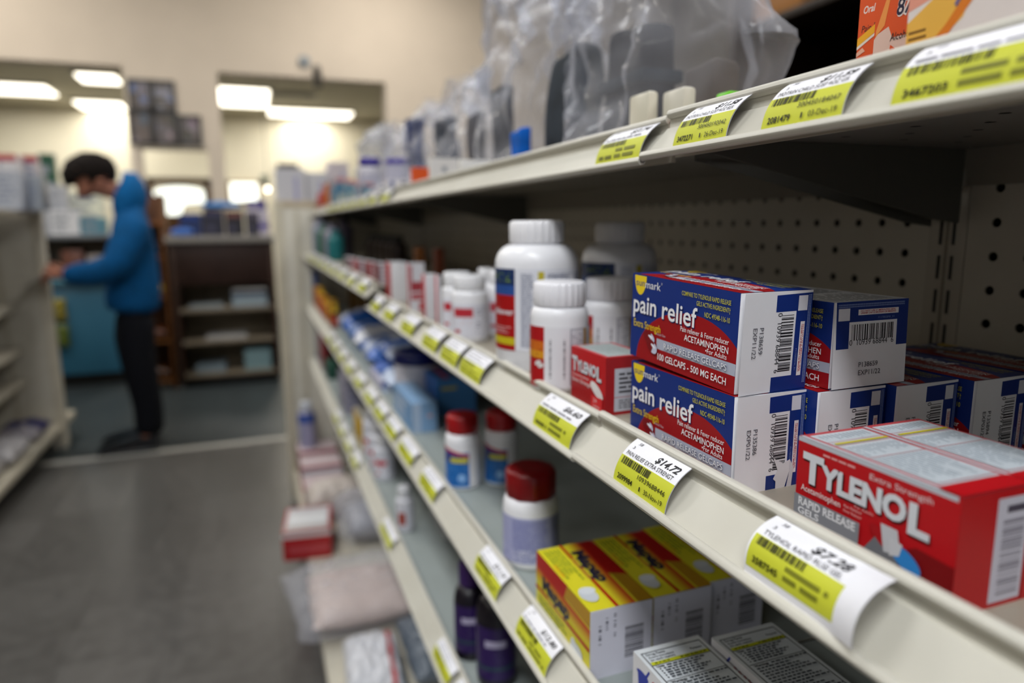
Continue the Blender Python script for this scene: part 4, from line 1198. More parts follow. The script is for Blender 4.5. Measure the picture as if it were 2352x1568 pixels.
pcarton('D', .300, 835, 862, 915, 1005, 'yellow and grey carton behind the white bottles on the bottom shelf', '#c39a16', '#c7a21c', '#8a8478', ea=art_block('#c39a16', [(.35, .1, .95, .5, '#a9abb0'), (.35, .65, .95, .9, '#a9abb0')]))
pcarton('D', .226, 812, 828, 862, 965, 'yellow and grey carton farther along the bottom shelf', '#b9930f', '#c9a01c', '#9b968a', ea=art_block('#b99410', [(.3, .1, .95, .45, '#b0b2b8')]))
pcarton('D', .226, 772, 790, 848, 872, 'grey-white carton on the far bottom shelf, right of the green one', '#9d9aa6', '#8f8b9c', '#a5a2ae', ea=art_text('#9d9aa6', '#6a6a8c', 4, 4))
pcarton('D', .226, 738, 748, 775, 840, 'dark green carton on the far bottom shelf', '#1f4a3c', '#173a30', '#2a5344')
pcarton('D', .226, 722, 730, 748, 770, 'dark red carton on the far bottom shelf', '#7a1f26', '#8a2a30', '#93403f')
pcarton('D', .226, 708, 716, 732, 735, 'grey-white carton last but one on the bottom shelf', '#a3a6ac', '#8f9298', '#a8abb0')
pcarton('D', .226, 700, 705, 718, 715, 'pale carton last on the bottom shelf, at the end panel', '#9a9ea6', '#7f858c', '#a8abb0')

# base deck ------------------------------------------------------------------------
ZE = BASE_Z + .0005
rc = carton('red_gauze_box', .205, .155, .098, 'red and white box jutting over the edge of the base deck', 'box',
            cols=('#8f1218', '#a3141a', '#a3141a', '#a3141a', '#a3141a', '#d3d2d4'), eps=3e-4,
            end=art_block('#a3141a', [(.0, .80, 1, .97, '#c9c5c6'), (.0, .66, 1, .76, '#b9262c'), (.12, .25, .95, .5, '#b5444a')])(.155, .098),
            top=art_block('#c9c7ca', [(0, .0, 1, .05, '#b02a2e'), (.80, 0, .86, 1, '#b8a89a'), (.95, 0, 1, 1, '#a8141a'), (0, 0, .04, 1, '#a8141a'), (.0, .95, 1, 1, '#a8141a'), (.3, .1, .75, .9, '#dfe0e2')])(.205, .155))
rc.location = (.112, 2.345, ZE); rc.rotation_euler = (0, 0, -.12)
for n, (x, y, sx, sy_, sz, mt, col, lab, rz) in enumerate((
        (.205, 1.545, .22, .135, .09, None, '#d3d4da', 'white pack with a red stripe at the near end of the base deck', 1.50),
        (.205, 1.865, .36, .36, .13, M_BAG, '#c9c4c4', 'large clear bag holding pinkish pads over the base deck edge', .1),
        (.330, 2.36, .25, .30, .16, M_BAG, '#b9babf', 'clear bag with grey pads behind the jutting red box', 0),
        (.225, 2.58, .21, .14, .15, None, '#c8bdb4', 'beige padded pack beyond the red box on the base deck', .1),
        (.360, 1.56, .15, .26, .10, None, '#59636f', 'dark grey pack deep on the base deck beside the white pack', 0))):
    st = ((.0, .08, '#8d96a2'), (.12, .22, '#b01820')) if n == 0 else None
    pillow('wrapped_pack', lab, 'pack', (x, y, ZE), sx, sy_, sz, col, None, mt, seed=50 + n, rz=rz, amp=.010 if mt is None else .016, stripes=st, nu=34, nv=26)
pillow('pad_stack', 'pinkish folded pads inside the large clear bag on the base deck', 'pads', (.215, 1.865, ZE + .010), .27, .28, .095, '#d0bcb2', seed=61, amp=.004)
pillow('pad_stack', 'grey pads inside the clear bag behind the red box', 'pads', (.33, 2.36, ZE + .010), .18, .22, .11, '#9a9aa0', seed=62, amp=.004)
for n, (y, h, e, f, lab) in enumerate(((2.70, .10, '#b9bcc4', '#a8262c', 'white box with red edges on the base deck beyond the beige pack'), (2.86, .13, '#c2c0c6', '#8f1d24', 'white box with a dark square and red lid on the base deck'), (3.03, .14, '#9c8f9c', '#7a2a34', 'pinkish box under the blue-banded bottle on the base deck'))):
    carton('gauze_box', .145, .16, h, lab, 'box', end=art_block(e, [(.0, .0, 1, .12, '#8f1d24'), (.0, .9, 1, 1, '#a03a3e'), (.35, .35, .6, .7, '#8a8a92')])(.16, h), cols=(f, f, e, e, f, '#cbb9bb'), eps=3e-4, bevel=.001, loc=(.20, y, ZE))
bottle('lotion_bottle', 'white bottle with a blue band at the far end of the base deck', (.165, 3.03, ZE + .1405), .036, .20, .026, .04, '#c9cdd6', body='#9c9ab8', n=24, nf=0, art=(lambda A: A.rect(0, .72 * A.h, A.w, A.h, '#2f4fa0'))(Art(deg(.036, 220), .14)), a0=-110, y0=.06)

# top shelf, left and far part -------------------------------------------------------
pcarton('A', .268, 984, 988, 1052, 362, 'cream white carton behind the top price rail, right of the orange box', '#e0dcd6', '#dedad4', '#d8d5cf', ea=art_block('#dedad6', [(.42, .55, .58, .72, '#8f959c')]))
pcarton('A', .268, 1053, 1058, 1128, 366, 'cream white carton second behind the top price rail', '#dcd9d4', '#d9d6d0', '#d5d2cc')
pcarton('A', .268, 943, 946, 985, 384, 'small orange carton on the top shelf left of the cream cartons', '#e2551a', '#dd4f16', '#d85a24', ea=art_block('#e0561c', [(.5, .1, .8, .5, '#e9b9a0')]))
for n, (u0, ue, u1, vt) in enumerate(((905, 918, 944, 412), (882, 893, 920, 412), (862, 872, 897, 424), (846, 856, 878, 432))):
    pcarton('A', .268, u0, ue, u1, vt, f'small white carton with dark print along the top rail, {NTH[n]} past the orange box', '#d9d7dc', '#cfcdd4', '#cfcdd2', group='white cartons along the top rail', ea=art_text('#d9d7dc', '#5a5f70', 3, n, [(.1, .6, .4, .9, '#3a4f9c')] if n % 2 else []))
for n, (u, v, y) in enumerate(((916, 365, 1.62), (852, 363, 1.95))):
    c_ = at(u, 420, Y=y)
    bottle('pill_bottle', f'white bottle with a violet cap on the top shelf, {("right", "left")[n]} one of the pair', (max(.30, c_.x), y, ZA), .034, at(u, v, Y=y).z - ZA, .030, .022, '#33258a', body='#cfccd4', n=24, nf=0,
           art=art_block('#b9b7c6', [(.0, .3, 1, .5, '#8a3a44'), (.0, .0, 1, .25, '#44569c')])(deg(.034, 220), .07), a0=-110, y0=.08, group='violet-capped bottles')
for n, (u0, ue, u1, vt, e) in enumerate(((828, 836, 858, 420, '#3f7fa0'), (806, 815, 838, 418, '#8fa3b0'), (786, 794, 818, 412, '#4a7f96'), (764, 772, 796, 408, '#2f6f92'), (752, 757, 776, 418, '#54809c'))):
    pcarton('A', .268, u0, ue, u1, vt, f'teal and white carton on the far top shelf, {NTH[n]} past the violet-capped bottles', e, '#5f7f92', '#c08a86', group='teal cartons', ea=art_block(e, [(.2, .15, .8, .45, '#c9cdb8'), (0, .85, 1, 1, '#c9827c')]))
pcarton('A', .27, 733, 738, 752, 422, 'narrow orange-brown carton on the far top shelf', '#b8631c', '#a85a18', '#b8631c')
pcarton('A', .27, 708, 716, 736, 442, 'red carton near the far end of the top shelf', '#b0282a', '#a02022', '#b03a36')
pcarton('A', .27, 697, 703, 715, 464, 'small brown carton last on the top shelf edge', '#9a5a3c', '#8a4a30', '#9a6040')
t = empty('metal_shelf', (.5, 3.34, 1.312), 'cream end shelf behind the end panel, pale cartons on it', 'shelf', 'gondola shelves')
MB().box(-.40, -.165, -.02, .42, .165, 0, '#c4bdae', .003).build('shelf_deck', M_PAINT, t)
for s_ in (-1, 1): MB().prism([(-.165, -.02), (.15, -.02), (.15, -.035), (-.165, -.12)], 'x', s_ * .38 - .001, s_ * .38 + .001, '#8f8a7f').build('bracket', M_PAINT, t, smooth=False)
for n, (u0, u1, vt, Y, lab) in enumerate(((632, 700, 386, 3.20, 'white carton on the end shelf, above the end panel'), (702, 752, 396, 3.22, 'pale grey carton on the end shelf, second from the left'), (754, 800, 372, 3.24, 'pale pinkish carton on the end shelf, right one of three'))):
    p, q = at(u0, vt, Y=Y), at(u1, vt, Y=Y); c = ('#c9c8ce', '#c6c6cc', '#c9c0c6')[n]
    carton('white_carton', .16, q.x - p.x, p.z - 1.3125, lab, 'carton', cols=(c,) * 6, bevel=.001, eps=3e-4, end=art_block(c, [(.6, .1, .75, .8, '#a3a3c4')])(q.x - p.x, p.z - 1.3125), loc=((p.x + q.x) / 2, Y + .08, 1.3125))

# clear bags with dark foam supports on the top shelf ---------------------------------
def stand_bag(label, c, w, d, h, seed, lean=0, rz=0, mat=None, flare=.0, top=1.0, spike=None):
    """polythene bag standing upright: full at the foot, flattened and crumpled towards the open top"""
    m = MB(); nu, nv = 84, 46; off = Vector((seed * 5.3, seed * 2.1, seed))
    R = []
    for j in range(nv + 1):
        t = j / nv; ring = []
        for i in range(nu):
            a = 2 * math.pi * i / nu
            ww = w / 2 * (.86 + .14 * math.sin(min(1, t * 3) * math.pi / 2)) * (1 + flare * t) * (1 - (1 - top) * max(0, t - .5) * 2); dd = d / 2 * (1 - .8 * t ** 1.4)
            x, y = dd * math.copysign(abs(math.cos(a)) ** .7, math.cos(a)), ww * math.copysign(abs(math.sin(a)) ** .7, math.sin(a))
            if spike: y -= spike[1] * max(0, 1 - abs(t - spike[0]) / .22) * max(0, -math.sin(a)) ** 5
            q = Vector((math.cos(a) * 1.3, math.sin(a) * 1.3, t * 2.6)) + off
            k = (noise.noise(q * 1.4) * .035 + noise.noise(q * 3.3) * .018 + noise.noise(q * 7) * .006) * (.25 + t) * h / .3
            calm = .35 if spike and math.sin(a) < -.4 else 1
            cr = 1 - abs(noise.noise(Vector((math.cos(a) * 3.6, math.sin(a) * 3.6, t * 1.1 + seed)))) * 2.6; cr2 = 1 - abs(noise.noise(Vector((math.cos(a) * 2 + t * 5, math.sin(a) * 2 - t * 4, t * 3 - seed)))) * 2.6
            k = k * calm + calm * (max(-.5, cr) * .013 + max(-.5, cr2) * .011) * (.3 + t) * h / .3
            k2 = noise.noise(q * 2.1 + Vector((9, 2, 1))) * .03 * t * h / .3
            z = h * t * (1 + .10 * t * noise.noise(Vector((math.cos(a) * 2, math.sin(a) * 2, 3)) + off))
            ring.append(m.bm.verts.new((x + k, y + k2 + k * math.sin(a), max(0, z) if j else 0)))
        R.append(ring)
    for a, b in zip(R, R[1:]):
        for i in range(nu):
            m.face([a[i], a[(i + 1) % nu], b[(i + 1) % nu], b[i]], lin('#ffffff'))
    m.face(R[0][::-1], lin('#ffffff'))
    m.xf(Matrix.Shear('XY', 4, (0, 0)))
    o = m.build('plastic_bag', mat or M_BAG, angle=28); o.location = c; o.rotation_euler = (0, lean, rz)
    return tag(o, label, 'plastic bag', 'clear bags on the top shelf')


def foam(label, c, w, d, h, col, seed, rx=0, ry=0, rz=0, strap=None):
    """padded support: rounded block with a soft, slightly lumpy skin"""
    m = MB(); m.box(-d / 2, -w / 2, 0, d / 2, w / 2, h, col, min(w, d, h) * .28, seg=4)
    bmesh.ops.subdivide_edges(m.bm, edges=[e for e in m.bm.edges if e.calc_length() > .02], cuts=4, use_grid_fill=True)
    for v in m.bm.verts:
        q = noise.noise_vector(v.co * 16 + Vector((seed, seed * 2, 0))) * .009
        v.co += Vector((q.x, q.y, q.z if v.co.z > .004 else 0))
    o = m.build('foam_support', M_FOAM, angle=70); o.location = c; o.rotation_euler = (rx, ry, rz)
    tag(o, label, 'padded support', 'dark padded supports')
    if strap:
        s = MB(); s.box(-d / 2 - .003, -w / 2 - .003, h * .55, d / 2 + .003, w / 2 + .003, h * .55 + .012, strap, .002)
        s.build('strap', M_CLOTH, o)
    return o


zA = ZA + .0005
stand_bag('big clear bag at the right, its crumpled corner pointing over the shelf', (.395, .655, zA), .27, .15, .30, 3, flare=.1, rz=-.05, spike=(.29, .075))
stand_bag('big clear bag with a blue corner, second from the right', (.395, .995, zA), .25, .15, .34, 7, flare=.1, rz=.06)
stand_bag('clear bag around a dark upright support, third from the right', (.39, 1.30, zA), .20, .13, .215, 11, top=.6)
stand_bag('pale clear bag fourth from the right on the top shelf', (.38, 1.56, zA), .24, .14, .20, 13, top=.7)
stand_bag('pale clear bag with a navy support, fifth from the right', (.38, 1.86, zA), .25, .14, .20, 17, top=.75)
stand_bag('whitish bag farthest left of the clear bags', (.38, 2.25, zA), .26, .15, .24, 19, mat=M_BAGM)


def pfoam(label, X, u0, ue, u1, vt, col, seed, **k):
    """padded support seen between pixels u0 and u1, its near edge at ue and its top at vt"""
    y = at(ue, vt, X=X).y; d = at(u1, vt, Y=y).x - X; w_ = at(u0, vt, X=X).y - y; h = at(ue, vt, Y=y).z - zA - .004
    return foam(label, (X + d / 2, y + w_ / 2, zA + .004), w_, d, h, col, seed, **k)


pfoam('charcoal padded support upright inside the big right bag', .350, 1385, 1480, 1565, 35, '#12151c', 1, strap='#1b2730')
pfoam('grey-beige padded support right of the charcoal one in the same bag', .370, 1570, 1640, 1700, 130, '#5e5753', 2)
pfoam('slate grey padded support leaning in the second bag', .365, 1255, 1320, 1395, 95, '#333940', 3)
pfoam('bright blue wrapped support low at the left of the second bag', .330, 1172, 1196, 1222, 290, '#0a64cc', 4)
pfoam('dark navy padded support low between the two big bags', .345, 1290, 1322, 1352, 265, '#141b2a', 5)
pfoam('black padded support upright in the third bag', .370, 1122, 1148, 1178, 192, '#15171f', 6)
pfoam('grey padded support lower in the third bag', .345, 1068, 1090, 1118, 260, '#57565c', 7)
pfoam('slate padded support in the pale fourth bag', .350, 992, 1020, 1050, 265, '#3d434e', 8)
pfoam('navy padded support in the fifth bag', .350, 930, 948, 972, 268, '#20305f', 9)
carton('cream_stopper', .031, .010, .048, 'cream white block behind the top rail, left one of two near the shelf joint', 'block', cols=('#cfcab8',) * 6, bevel=.003, loc=(.305, .511, ZA), mat=M_PLASTIC)
carton('cream_stopper', .030, .012, .046, 'cream white block behind the top rail, right one of two near the shelf joint', 'block', cols=('#ccc8ba',) * 6, bevel=.003, loc=(.316, .477, ZA), mat=M_PLASTIC)
g = MB().box(-.007, -.011, -.009, .007, .011, .022, '#5fc41e', .002).box(-.007, -.014, .018, .007, .002, .026, '#6fd02a', .002).build('green_clip', M_PLASTIC); g.location = (.325, .432, ZA + .0095)
tag(g, 'lime green plastic clip peeking over the top rail', 'clip')
# ---------------------------------------------------------------- left gondola
LX0, LX1, LB = -1.72, -1.24, -1.085      # back, shelf lip, base lip
LG = empty('gondola', (-1.5, 2.2, 0), 'cream steel gondola on the left side of the aisle, cut by the picture edge', 'shelving')
lg = Matrix.Translation((1.5, -2.2, 0)); LE = 4.42
m = MB(); m.box(LX0 - .03, .8, .05, LX0, LE, 1.34, '#bdb6a5'); m.xf(lg).build('back_panel', M_PAINT, LG, smooth=False)
m = MB(); m.box(LX0 - .04, LE, 0, LB + .012, LE + .03, 1.345, CREAM, .005); m.box(LB - .03, LE - .008, .02, LB + .02, LE + .036, 1.352, '#cbc3b0', .006)
for x in (-1.55, -1.3): m.box(x, LE - .003, .16, x + .02, LE, 1.3, '#c0b9a7')
m.xf(lg).build('end_panel', M_PAINT, LG)
m = MB(); m.box(LX0, .8, .11, LB, LE + .30, .15, '#c9c2b0', .005); m.xf(lg).build('base_deck', M_PAINT, LG)
m = MB(); m.box(LX0, .8, 0, LB - .05, LE + .25, .11, '#171614'); m.xf(lg).build('kick_plate', M_PAINT, LG, smooth=False)
for n, z in enumerate((.835, .60, .43)):
    t = empty('metal_shelf', ((LX0 + LX1) / 2, 2.6, z), f'cream shelf of the left gondola, {NTH[n]} from the top', 'shelf', 'left gondola shelves')
    hw = (LX1 - LX0) / 2
    MB().box(-hw, -1.8, -.012, hw, 1.81, 0, '#bfb8a8').build('shelf_deck', M_PAINT, t, smooth=False)
    m = MB(); m.prism([(hw, .004), (hw + .003, .004), (hw + .02, -.03), (hw + .022, -.026), (hw + .022, -.033), (hw + .017, -.034), (hw, -.008)], 'y', -1.8, 1.81, '#cfc9ba'); m.build('price_channel', M_PAINT, t, smooth=False)
t = empty('metal_shelf', ((LX0 + LX1) / 2, 2.6, 1.33), 'cream top shelf of the left gondola, crowded with white packs', 'shelf', 'left gondola shelves')
MB().box(-.24, -1.8, -.012, .395, 1.80, 0, '#c4bdae').build('shelf_deck', M_PAINT, t, smooth=False)
for n, (z, y, h, c, e, lab) in enumerate(((.6005, 3.95, .15, '#8e8a92', '#a9a6ac', 'grey carton on the second shelf of the left gondola'), (.6005, 3.6, .17, '#5b5560', '#77727c', 'dark grey carton on the second shelf of the left gondola'),
                                       (.4305, 4.0, .13, '#6a6468', '#8f8a90', 'grey-brown carton on the third shelf of the left gondola'), (.4305, 3.65, .12, '#8a8890', '#b0aeb6', 'pale carton on the third shelf of the left gondola'),
                                       (.8355, 3.9, .2, '#7d776c', '#9a9488', 'olive-grey carton on the first shelf of the left gondola'))):
    carton('store_carton', .22, .3, h, lab, 'carton', cols=(c, c, e, e, c, e), eps=3e-4, bevel=.002, loc=(-1.45, y, z))
def bgbox(name, label, cat, u0, u1, vt, Y, d, z0, col, top=None, art=None, bevel=.003, mat=None):
    """box facing the photographer between pixels u0 and u1 in the plane Y, standing on z0, top at vt"""
    p, q = at(u0, vt, Y=Y), at(u1, vt, Y=Y)
    return carton(name, d, q.x - p.x, p.z - z0, label, cat, cols=(col, col, col, col, col, top or col), end=art(q.x - p.x, p.z - z0) if art else None, eps=4e-4, bevel=bevel,
                  loc=((p.x + q.x) / 2, Y + d / 2, z0), mat=mat)


for u0, u1, vt, Y, d, c, tp, lab in ((-40, 44, 392, 4.10, .10, '#a7abb6', None, 'white and grey carton on the corner of the left gondola, cut by the picture edge'), (46, 92, 402, 4.22, .12, '#9a9fa6', None, 'pale grey carton at the end of the left gondola top'),
                                 (-60, 36, 352, 4.24, .13, '#cfcccc', '#b0444a', 'tall white carton with a red top edge on the left gondola'), (37, 84, 356, 4.36, .06, '#bfb6b6', '#a83a42', 'narrow white carton with a red top beside the tall one')):
    bgbox('store_carton', lab, 'carton', u0, u1, vt, Y, d, 1.3305, c, tp, art=art_text(c, '#7d8598', 6, int(vt), [(0, .88, 1, 1, tp)] if tp else []))
for n, (x, y, col, lab) in enumerate(((-1.20, 4.15, '#2a2a5c', 'dark blue pack at the far end of the left base deck'), (-1.19, 3.75, '#a9a6a8', 'crumpled grey pack in the middle of the left base deck'), (-1.2, 3.4, '#9b9794', 'crumpled grey-white pack on the left base deck, cut by the picture edge'))):
    pillow('soft_pack', lab, 'soft pack', (x, y, .1505), .2, .3, .11 if n else .09, col, seed=80 + n, amp=.02, stripes=((0, .3, '#8f8a90'),) if n == 0 else None)

# ---------------------------------------------------------------- service counter with its ledge
YC = 6.15
CT = empty('service_counter', (-2.0, YC + .3, 0), 'blue-fronted pharmacy counter with a grey ledge behind the person', 'counter')
cm = Matrix.Translation((2.0, -YC - .3, 0))
m = MB(); m.box(-3.2, YC, .10, -1.00, YC + .55, .81, '#35708c', .004); m.xf(cm).build('front_panel', M_CARD, CT)
m = MB(); m.box(-3.2, YC + .04, 0, -1.02, YC + .5, .10, '#0d0d0d'); m.xf(cm).build('kick_plate', M_PAINT, CT, smooth=False)
m = MB(); m.box(-3.2, YC - .06, .81, -.98, YC + .6, .84, '#3f6f80', .004); m.xf(cm).build('worktop', M_CARD, CT)
m = MB(); m.box(-3.2, YC + .10, 1.15, -.98, YC + .5, 1.185, '#6f7276', .005); m.xf(cm).build('ledge', M_PLASTIC, CT)
m = MB(); m.box(-3.2, YC + .42, .84, -.98, YC + .46, 1.15, '#6a5f52'); m.xf(cm).build('back_board', M_WOOD, CT, smooth=False)
for i, x in enumerate((-1.0, -1.9)):
    m = MB(); m.box(x - .02, YC + .12, .84, x + .02, YC + .44, 1.15, '#77706a'); m.xf(cm).build('post', M_PAINT, CT, smooth=False)
for u0, u1, vt, dy, d, c, lab in ((86, 122, 352, .40, .08, '#1d4a36', 'dark green box standing on the counter ledge at the left'), (92, 150, 425, .28, .10, '#a9aab0', 'grey paper tray on the counter ledge beside the gondola end'),
                              (152, 232, 438, .36, .12, '#dcdcc8', 'cream white box on the counter ledge behind the face of the person'), (60, 90, 410, .30, .1, '#8d929a', 'grey folder block on the counter ledge, left end'),
                              (112, 178, 482, .14, .12, '#d5d5d8', 'low white paper pile at the front of the counter ledge'), (182, 240, 500, .14, .12, '#4f8496', 'low teal box at the front of the counter ledge, by the chest of the person')):
    bgbox('counter_box', lab, 'box', u0, u1, vt, YC + dy, d, 1.1855, c, art=art_text(c, '#8a8f98', 4, int(vt)))
for n, (x, c, h_, lab) in enumerate(((-1.35, '#7a4a3a', .22, 'brown box under the counter ledge'), (-1.18, '#b9a9a0', .18, 'beige box under the counter ledge'), (-1.6, '#3a3f4a', .2, 'dark box under the counter ledge'))):
    carton('counter_box', .2, .14, h_, lab, 'box', cols=(c,) * 6, bevel=.003, loc=(x, YC + .27, .8405))
for n, (z, c) in enumerate(((.62, '#857812'), (.42, '#5a6a20'))):
    pillow('hanging_pack', f'{("yellow", "green-yellow")[n]} pack hanging on the counter front at the left', 'pack', (-1.45, YC - .035, z), .14, .17, .04, c, seed=90 + n).rotation_euler = (math.pi / 2, math.pi / 2 * 0, 0)

# ---------------------------------------------------------------- wooden cabinet, bookcase, goods on it
YB = 5.75
BC = empty('bookcase', (-.22, YB + .2, 0), 'dark brown bookcase with a grey top and paper stacks behind the gondola end', 'bookcase')
bm_ = Matrix.Translation((.22, -YB - .2, 0))
def bpart(nm, a, mat, col):
    m = MB(); m.box(*a, col, .003); return m.xf(bm_).build(nm, mat, BC)
bpart('side_panel', (-.60, YB, .05, -.565, YB + .42, 1.12, ), M_WOOD, '#3a251a')
bpart('side_panel', (.105, YB, .05, .14, YB + .42, 1.12), M_WOOD, '#3a251a')
bpart('top_board', (-.62, YB - .03, 1.12, .16, YB + .44, 1.165), M_PAINT, '#8f8a84')
bpart('upper_board', (-.565, YB + .005, .80, .105, YB + .03, 1.12), M_WOOD, '#2e1b14')
bpart('back_panel', (-.565, YB + .40, .06, .105, YB + .42, .80), M_WOOD, '#857863')
for z in (.585, .335, .075): bpart('shelf_board', (-.565, YB + .01, z, .105, YB + .40, z + .03), M_WOOD, '#7d7160')
bpart('plinth', (-.58, YB + .03, 0, .12, YB + .4, .075), M_WOOD, '#0e0b09')
for n, (x, z, w_, h_, c, lab) in enumerate(((-.38, .6155, .24, .035, '#8d979c', 'pale paper stack on the upper bookcase shelf, left'), (-.06, .6155, .26, .12, '#9aa9b2', 'blue and white stack on the upper bookcase shelf, right'), (-.25, .3655, .30, .03, '#b4b2b0', 'low paper stack on the middle bookcase shelf'),
                                         (-.38, .1055, .22, .07, '#7c8a92', 'paper stack on the lowest bookcase shelf, left'), (-.03, .1055, .2, .16, '#7d989c', 'pale teal box on the lowest bookcase shelf, right'))):
    m = MB(); k = 1 if h_ > .1 and z > .5 else 0
    for i in range(max(2, int(h_ / .012))): m.box(-w_ / 2 + .004 * (i % 3), -.13, i * .012, w_ / 2 - .003 * (i % 2), .13, i * .012 + .011, '#22324f' if k and i > 6 else c)
    o = m.build('paper_stack', M_PAPER, smooth=False); o.location = (x, YB + .17, z); tag(o, lab, 'papers')
for n, (x, w_, h_, c, c2, lab) in enumerate(((-.44, .16, .17, '#25335f', '#1f3d86', 'navy box on the bookcase top, left'), (-.28, .15, .20, '#2b2b3a', '#3d3a58', 'charcoal box on the bookcase top, second from left'), (-.13, .14, .19, '#26242c', '#7a4a44', 'charcoal box on the bookcase top with a reddish top'), (.0, .11, .18, '#34323c', '#585060', 'dark grey box on the bookcase top, right'))):
    carton('dark_box', .2, w_ - .008, h_, lab, 'box', cols=(c, c, c, c, c, c2), eps=4e-4, bevel=.003, end=art_block(c, [(.1, .75, .9, .95, c2), (.2, .2, .5, .4, '#4a4860')])(w_ - .008, h_), loc=(x, YB + .17, 1.1655))
pillow('blue_pack', 'bright blue pack lying across the dark boxes on the bookcase', 'pack', (-.22, YB + .17, 1.372), .30, .2, .05, '#2b7ac0', seed=96)
pillow('blue_pack', 'blue pack lying flat at the left front of the bookcase top', 'pack', (-.50, YB + .02, 1.1655), .16, .06, .06, '#2a5fae', seed=97)
for n, (x, y, h_) in enumerate(((.10, .10, .26), (.085, .25, .28), (.02, .34, .28))):
    bottle('lotion_bottle', f'violet-capped white bottle at the right of the bookcase top, {("front", "middle", "back")[n]} of three', (x - .02, YB + y, 1.1655), .042, h_, .032, .06, '#2f2480', body='#c3bccb', n=20, nf=0, group='violet-capped lotion bottles',
           art=art_block('#c3bccb', [(0, .2, 1, .5, '#4a3f96')])(deg(.042, 200), .15), a0=-100, y0=.08)

WC = empty('wooden_cabinet', (-.78, 5.95, 0), 'orange-brown wooden cabinet between the person and the bookcase', 'cabinet')
wm = Matrix.Translation((.78, -5.95, 0))
def wpart(nm, a, col):
    m = MB(); m.box(*a, col, .004); return m.xf(wm).build(nm, M_WOOD, WC)
wpart('side_panel', (-.86, 5.80, 0, -.835, 6.15, 1.48), '#6f4420'); wpart('side_panel', (-.655, 5.80, 0, -.63, 6.15, 1.48), '#6a401d')
wpart('back_panel', (-.835, 6.12, .05, -.655, 6.15, 1.48), '#5a3517'); wpart('top_board', (-.87, 5.79, 1.25, -.62, 6.16, 1.275), '#7a4a22')
for z in (.05, .36, .70, 1.0): wpart('shelf_board', (-.835, 5.81, z, -.655, 6.12, z + .022), '#6a4018')
for n, (z, c, lab) in enumerate(((.722, '#b79a2a', 'yellow pack on the third shelf of the wooden cabinet'), (.382, '#5a2f16', 'brown pack on the second shelf of the wooden cabinet'), (.072, '#4a2a12', 'dark brown pack on the lowest shelf of the wooden cabinet'), (1.022, '#1a1a1e', 'black pack on the top shelf of the wooden cabinet'))):
    pillow('shelf_pack', lab, 'pack', (-.745, 5.93, z), .15, .2, .10, c, seed=100 + n, amp=.01)

# bright doorway and windows of the dispensary behind
DW = empty('door_frame', (-.72, 8.55, 0), 'wooden partition with arched bright window seen through the pier opening', 'partition')
dm = Matrix.Translation((.72, -8.55, 0))
m = MB(); m.box(-1.10, 8.5, 0, -.985, 8.56, 1.74, '#7a5228'); m.box(-.48, 8.5, 0, -.38, 8.56, 1.74, '#7a5228'); m.box(-1.10, 8.5, 1.685, -.38, 8.56, 1.76, '#7f562c'); m.box(-.985, 8.5, 0, -.48, 8.56, 1.36, '#6a4722')
m.xf(dm).build('frame', M_WOOD, DW, smooth=False)
pts = [(-.985, 1.36), (-.985, 1.62)] + [(-.7325 - .2525 * math.cos(a * math.pi / 12), 1.60 + .07 * math.sin(a * math.pi / 12)) for a in range(1, 12)] + [(-.48, 1.60), (-.48, 1.50), (-.70, 1.48), (-.74, 1.36)]
MB().prism(pts, 'y', 8.525, 8.535, '#ffffff').xf(dm).build('pane', M_DAY, DW, smooth=False)
w2 = empty('lit_window', (at(565, 440, Y=10.45).x, 10.45, at(565, 440, Y=10.45).z), 'small bright window right of the pier above the bookcase goods', 'window')
MB().box(-.20, 0, -.13, .15, .02, .12, '#ffffff').build('pane', M_DAY, w2, smooth=False)
m = MB()
for (a, b, c, d) in ((-.23, -.16, -.20, .15), (.15, -.16, .18, .15), (-.23, .12, .18, .15), (-.23, -.16, .18, -.13)): m.box(a, -.01, b, c, .03, d, '#8a6a3a')
m.build('frame', M_WOOD, w2, smooth=False)
lb = empty('bare_bulb', tuple(at(615, 435, Y=6.6)), 'single glowing round bulb above the violet-capped bottles', 'lamp')
MB().lathe([(.004, -.022), (.014, -.016), (.020, 0), (.016, .014), (.007, .022)], '#ffffff', n=16).build('bulb', M_BULB, lb)
MB().lathe([(.008, .02), (.008, .05), (.004, .055)], '#8a8478', n=12).build('socket', M_PLASTIC, lb)
MB().tube([(0, 0, .05), (0, 0, .7), (0, .4, 1.0)], .003, '#4a463e', n=6).build('cord', M_PLASTIC, lb)
m = MB(); m.box(-.05, 0, -.03, .05, .03, .07, '#4f5a4c', .01); o = m.build('wall_box', M_PLASTIC); o.location = (.20, 10.46, 1.86); tag(o, 'small grey-green box on the rear wall below the dark sign', 'wall box')

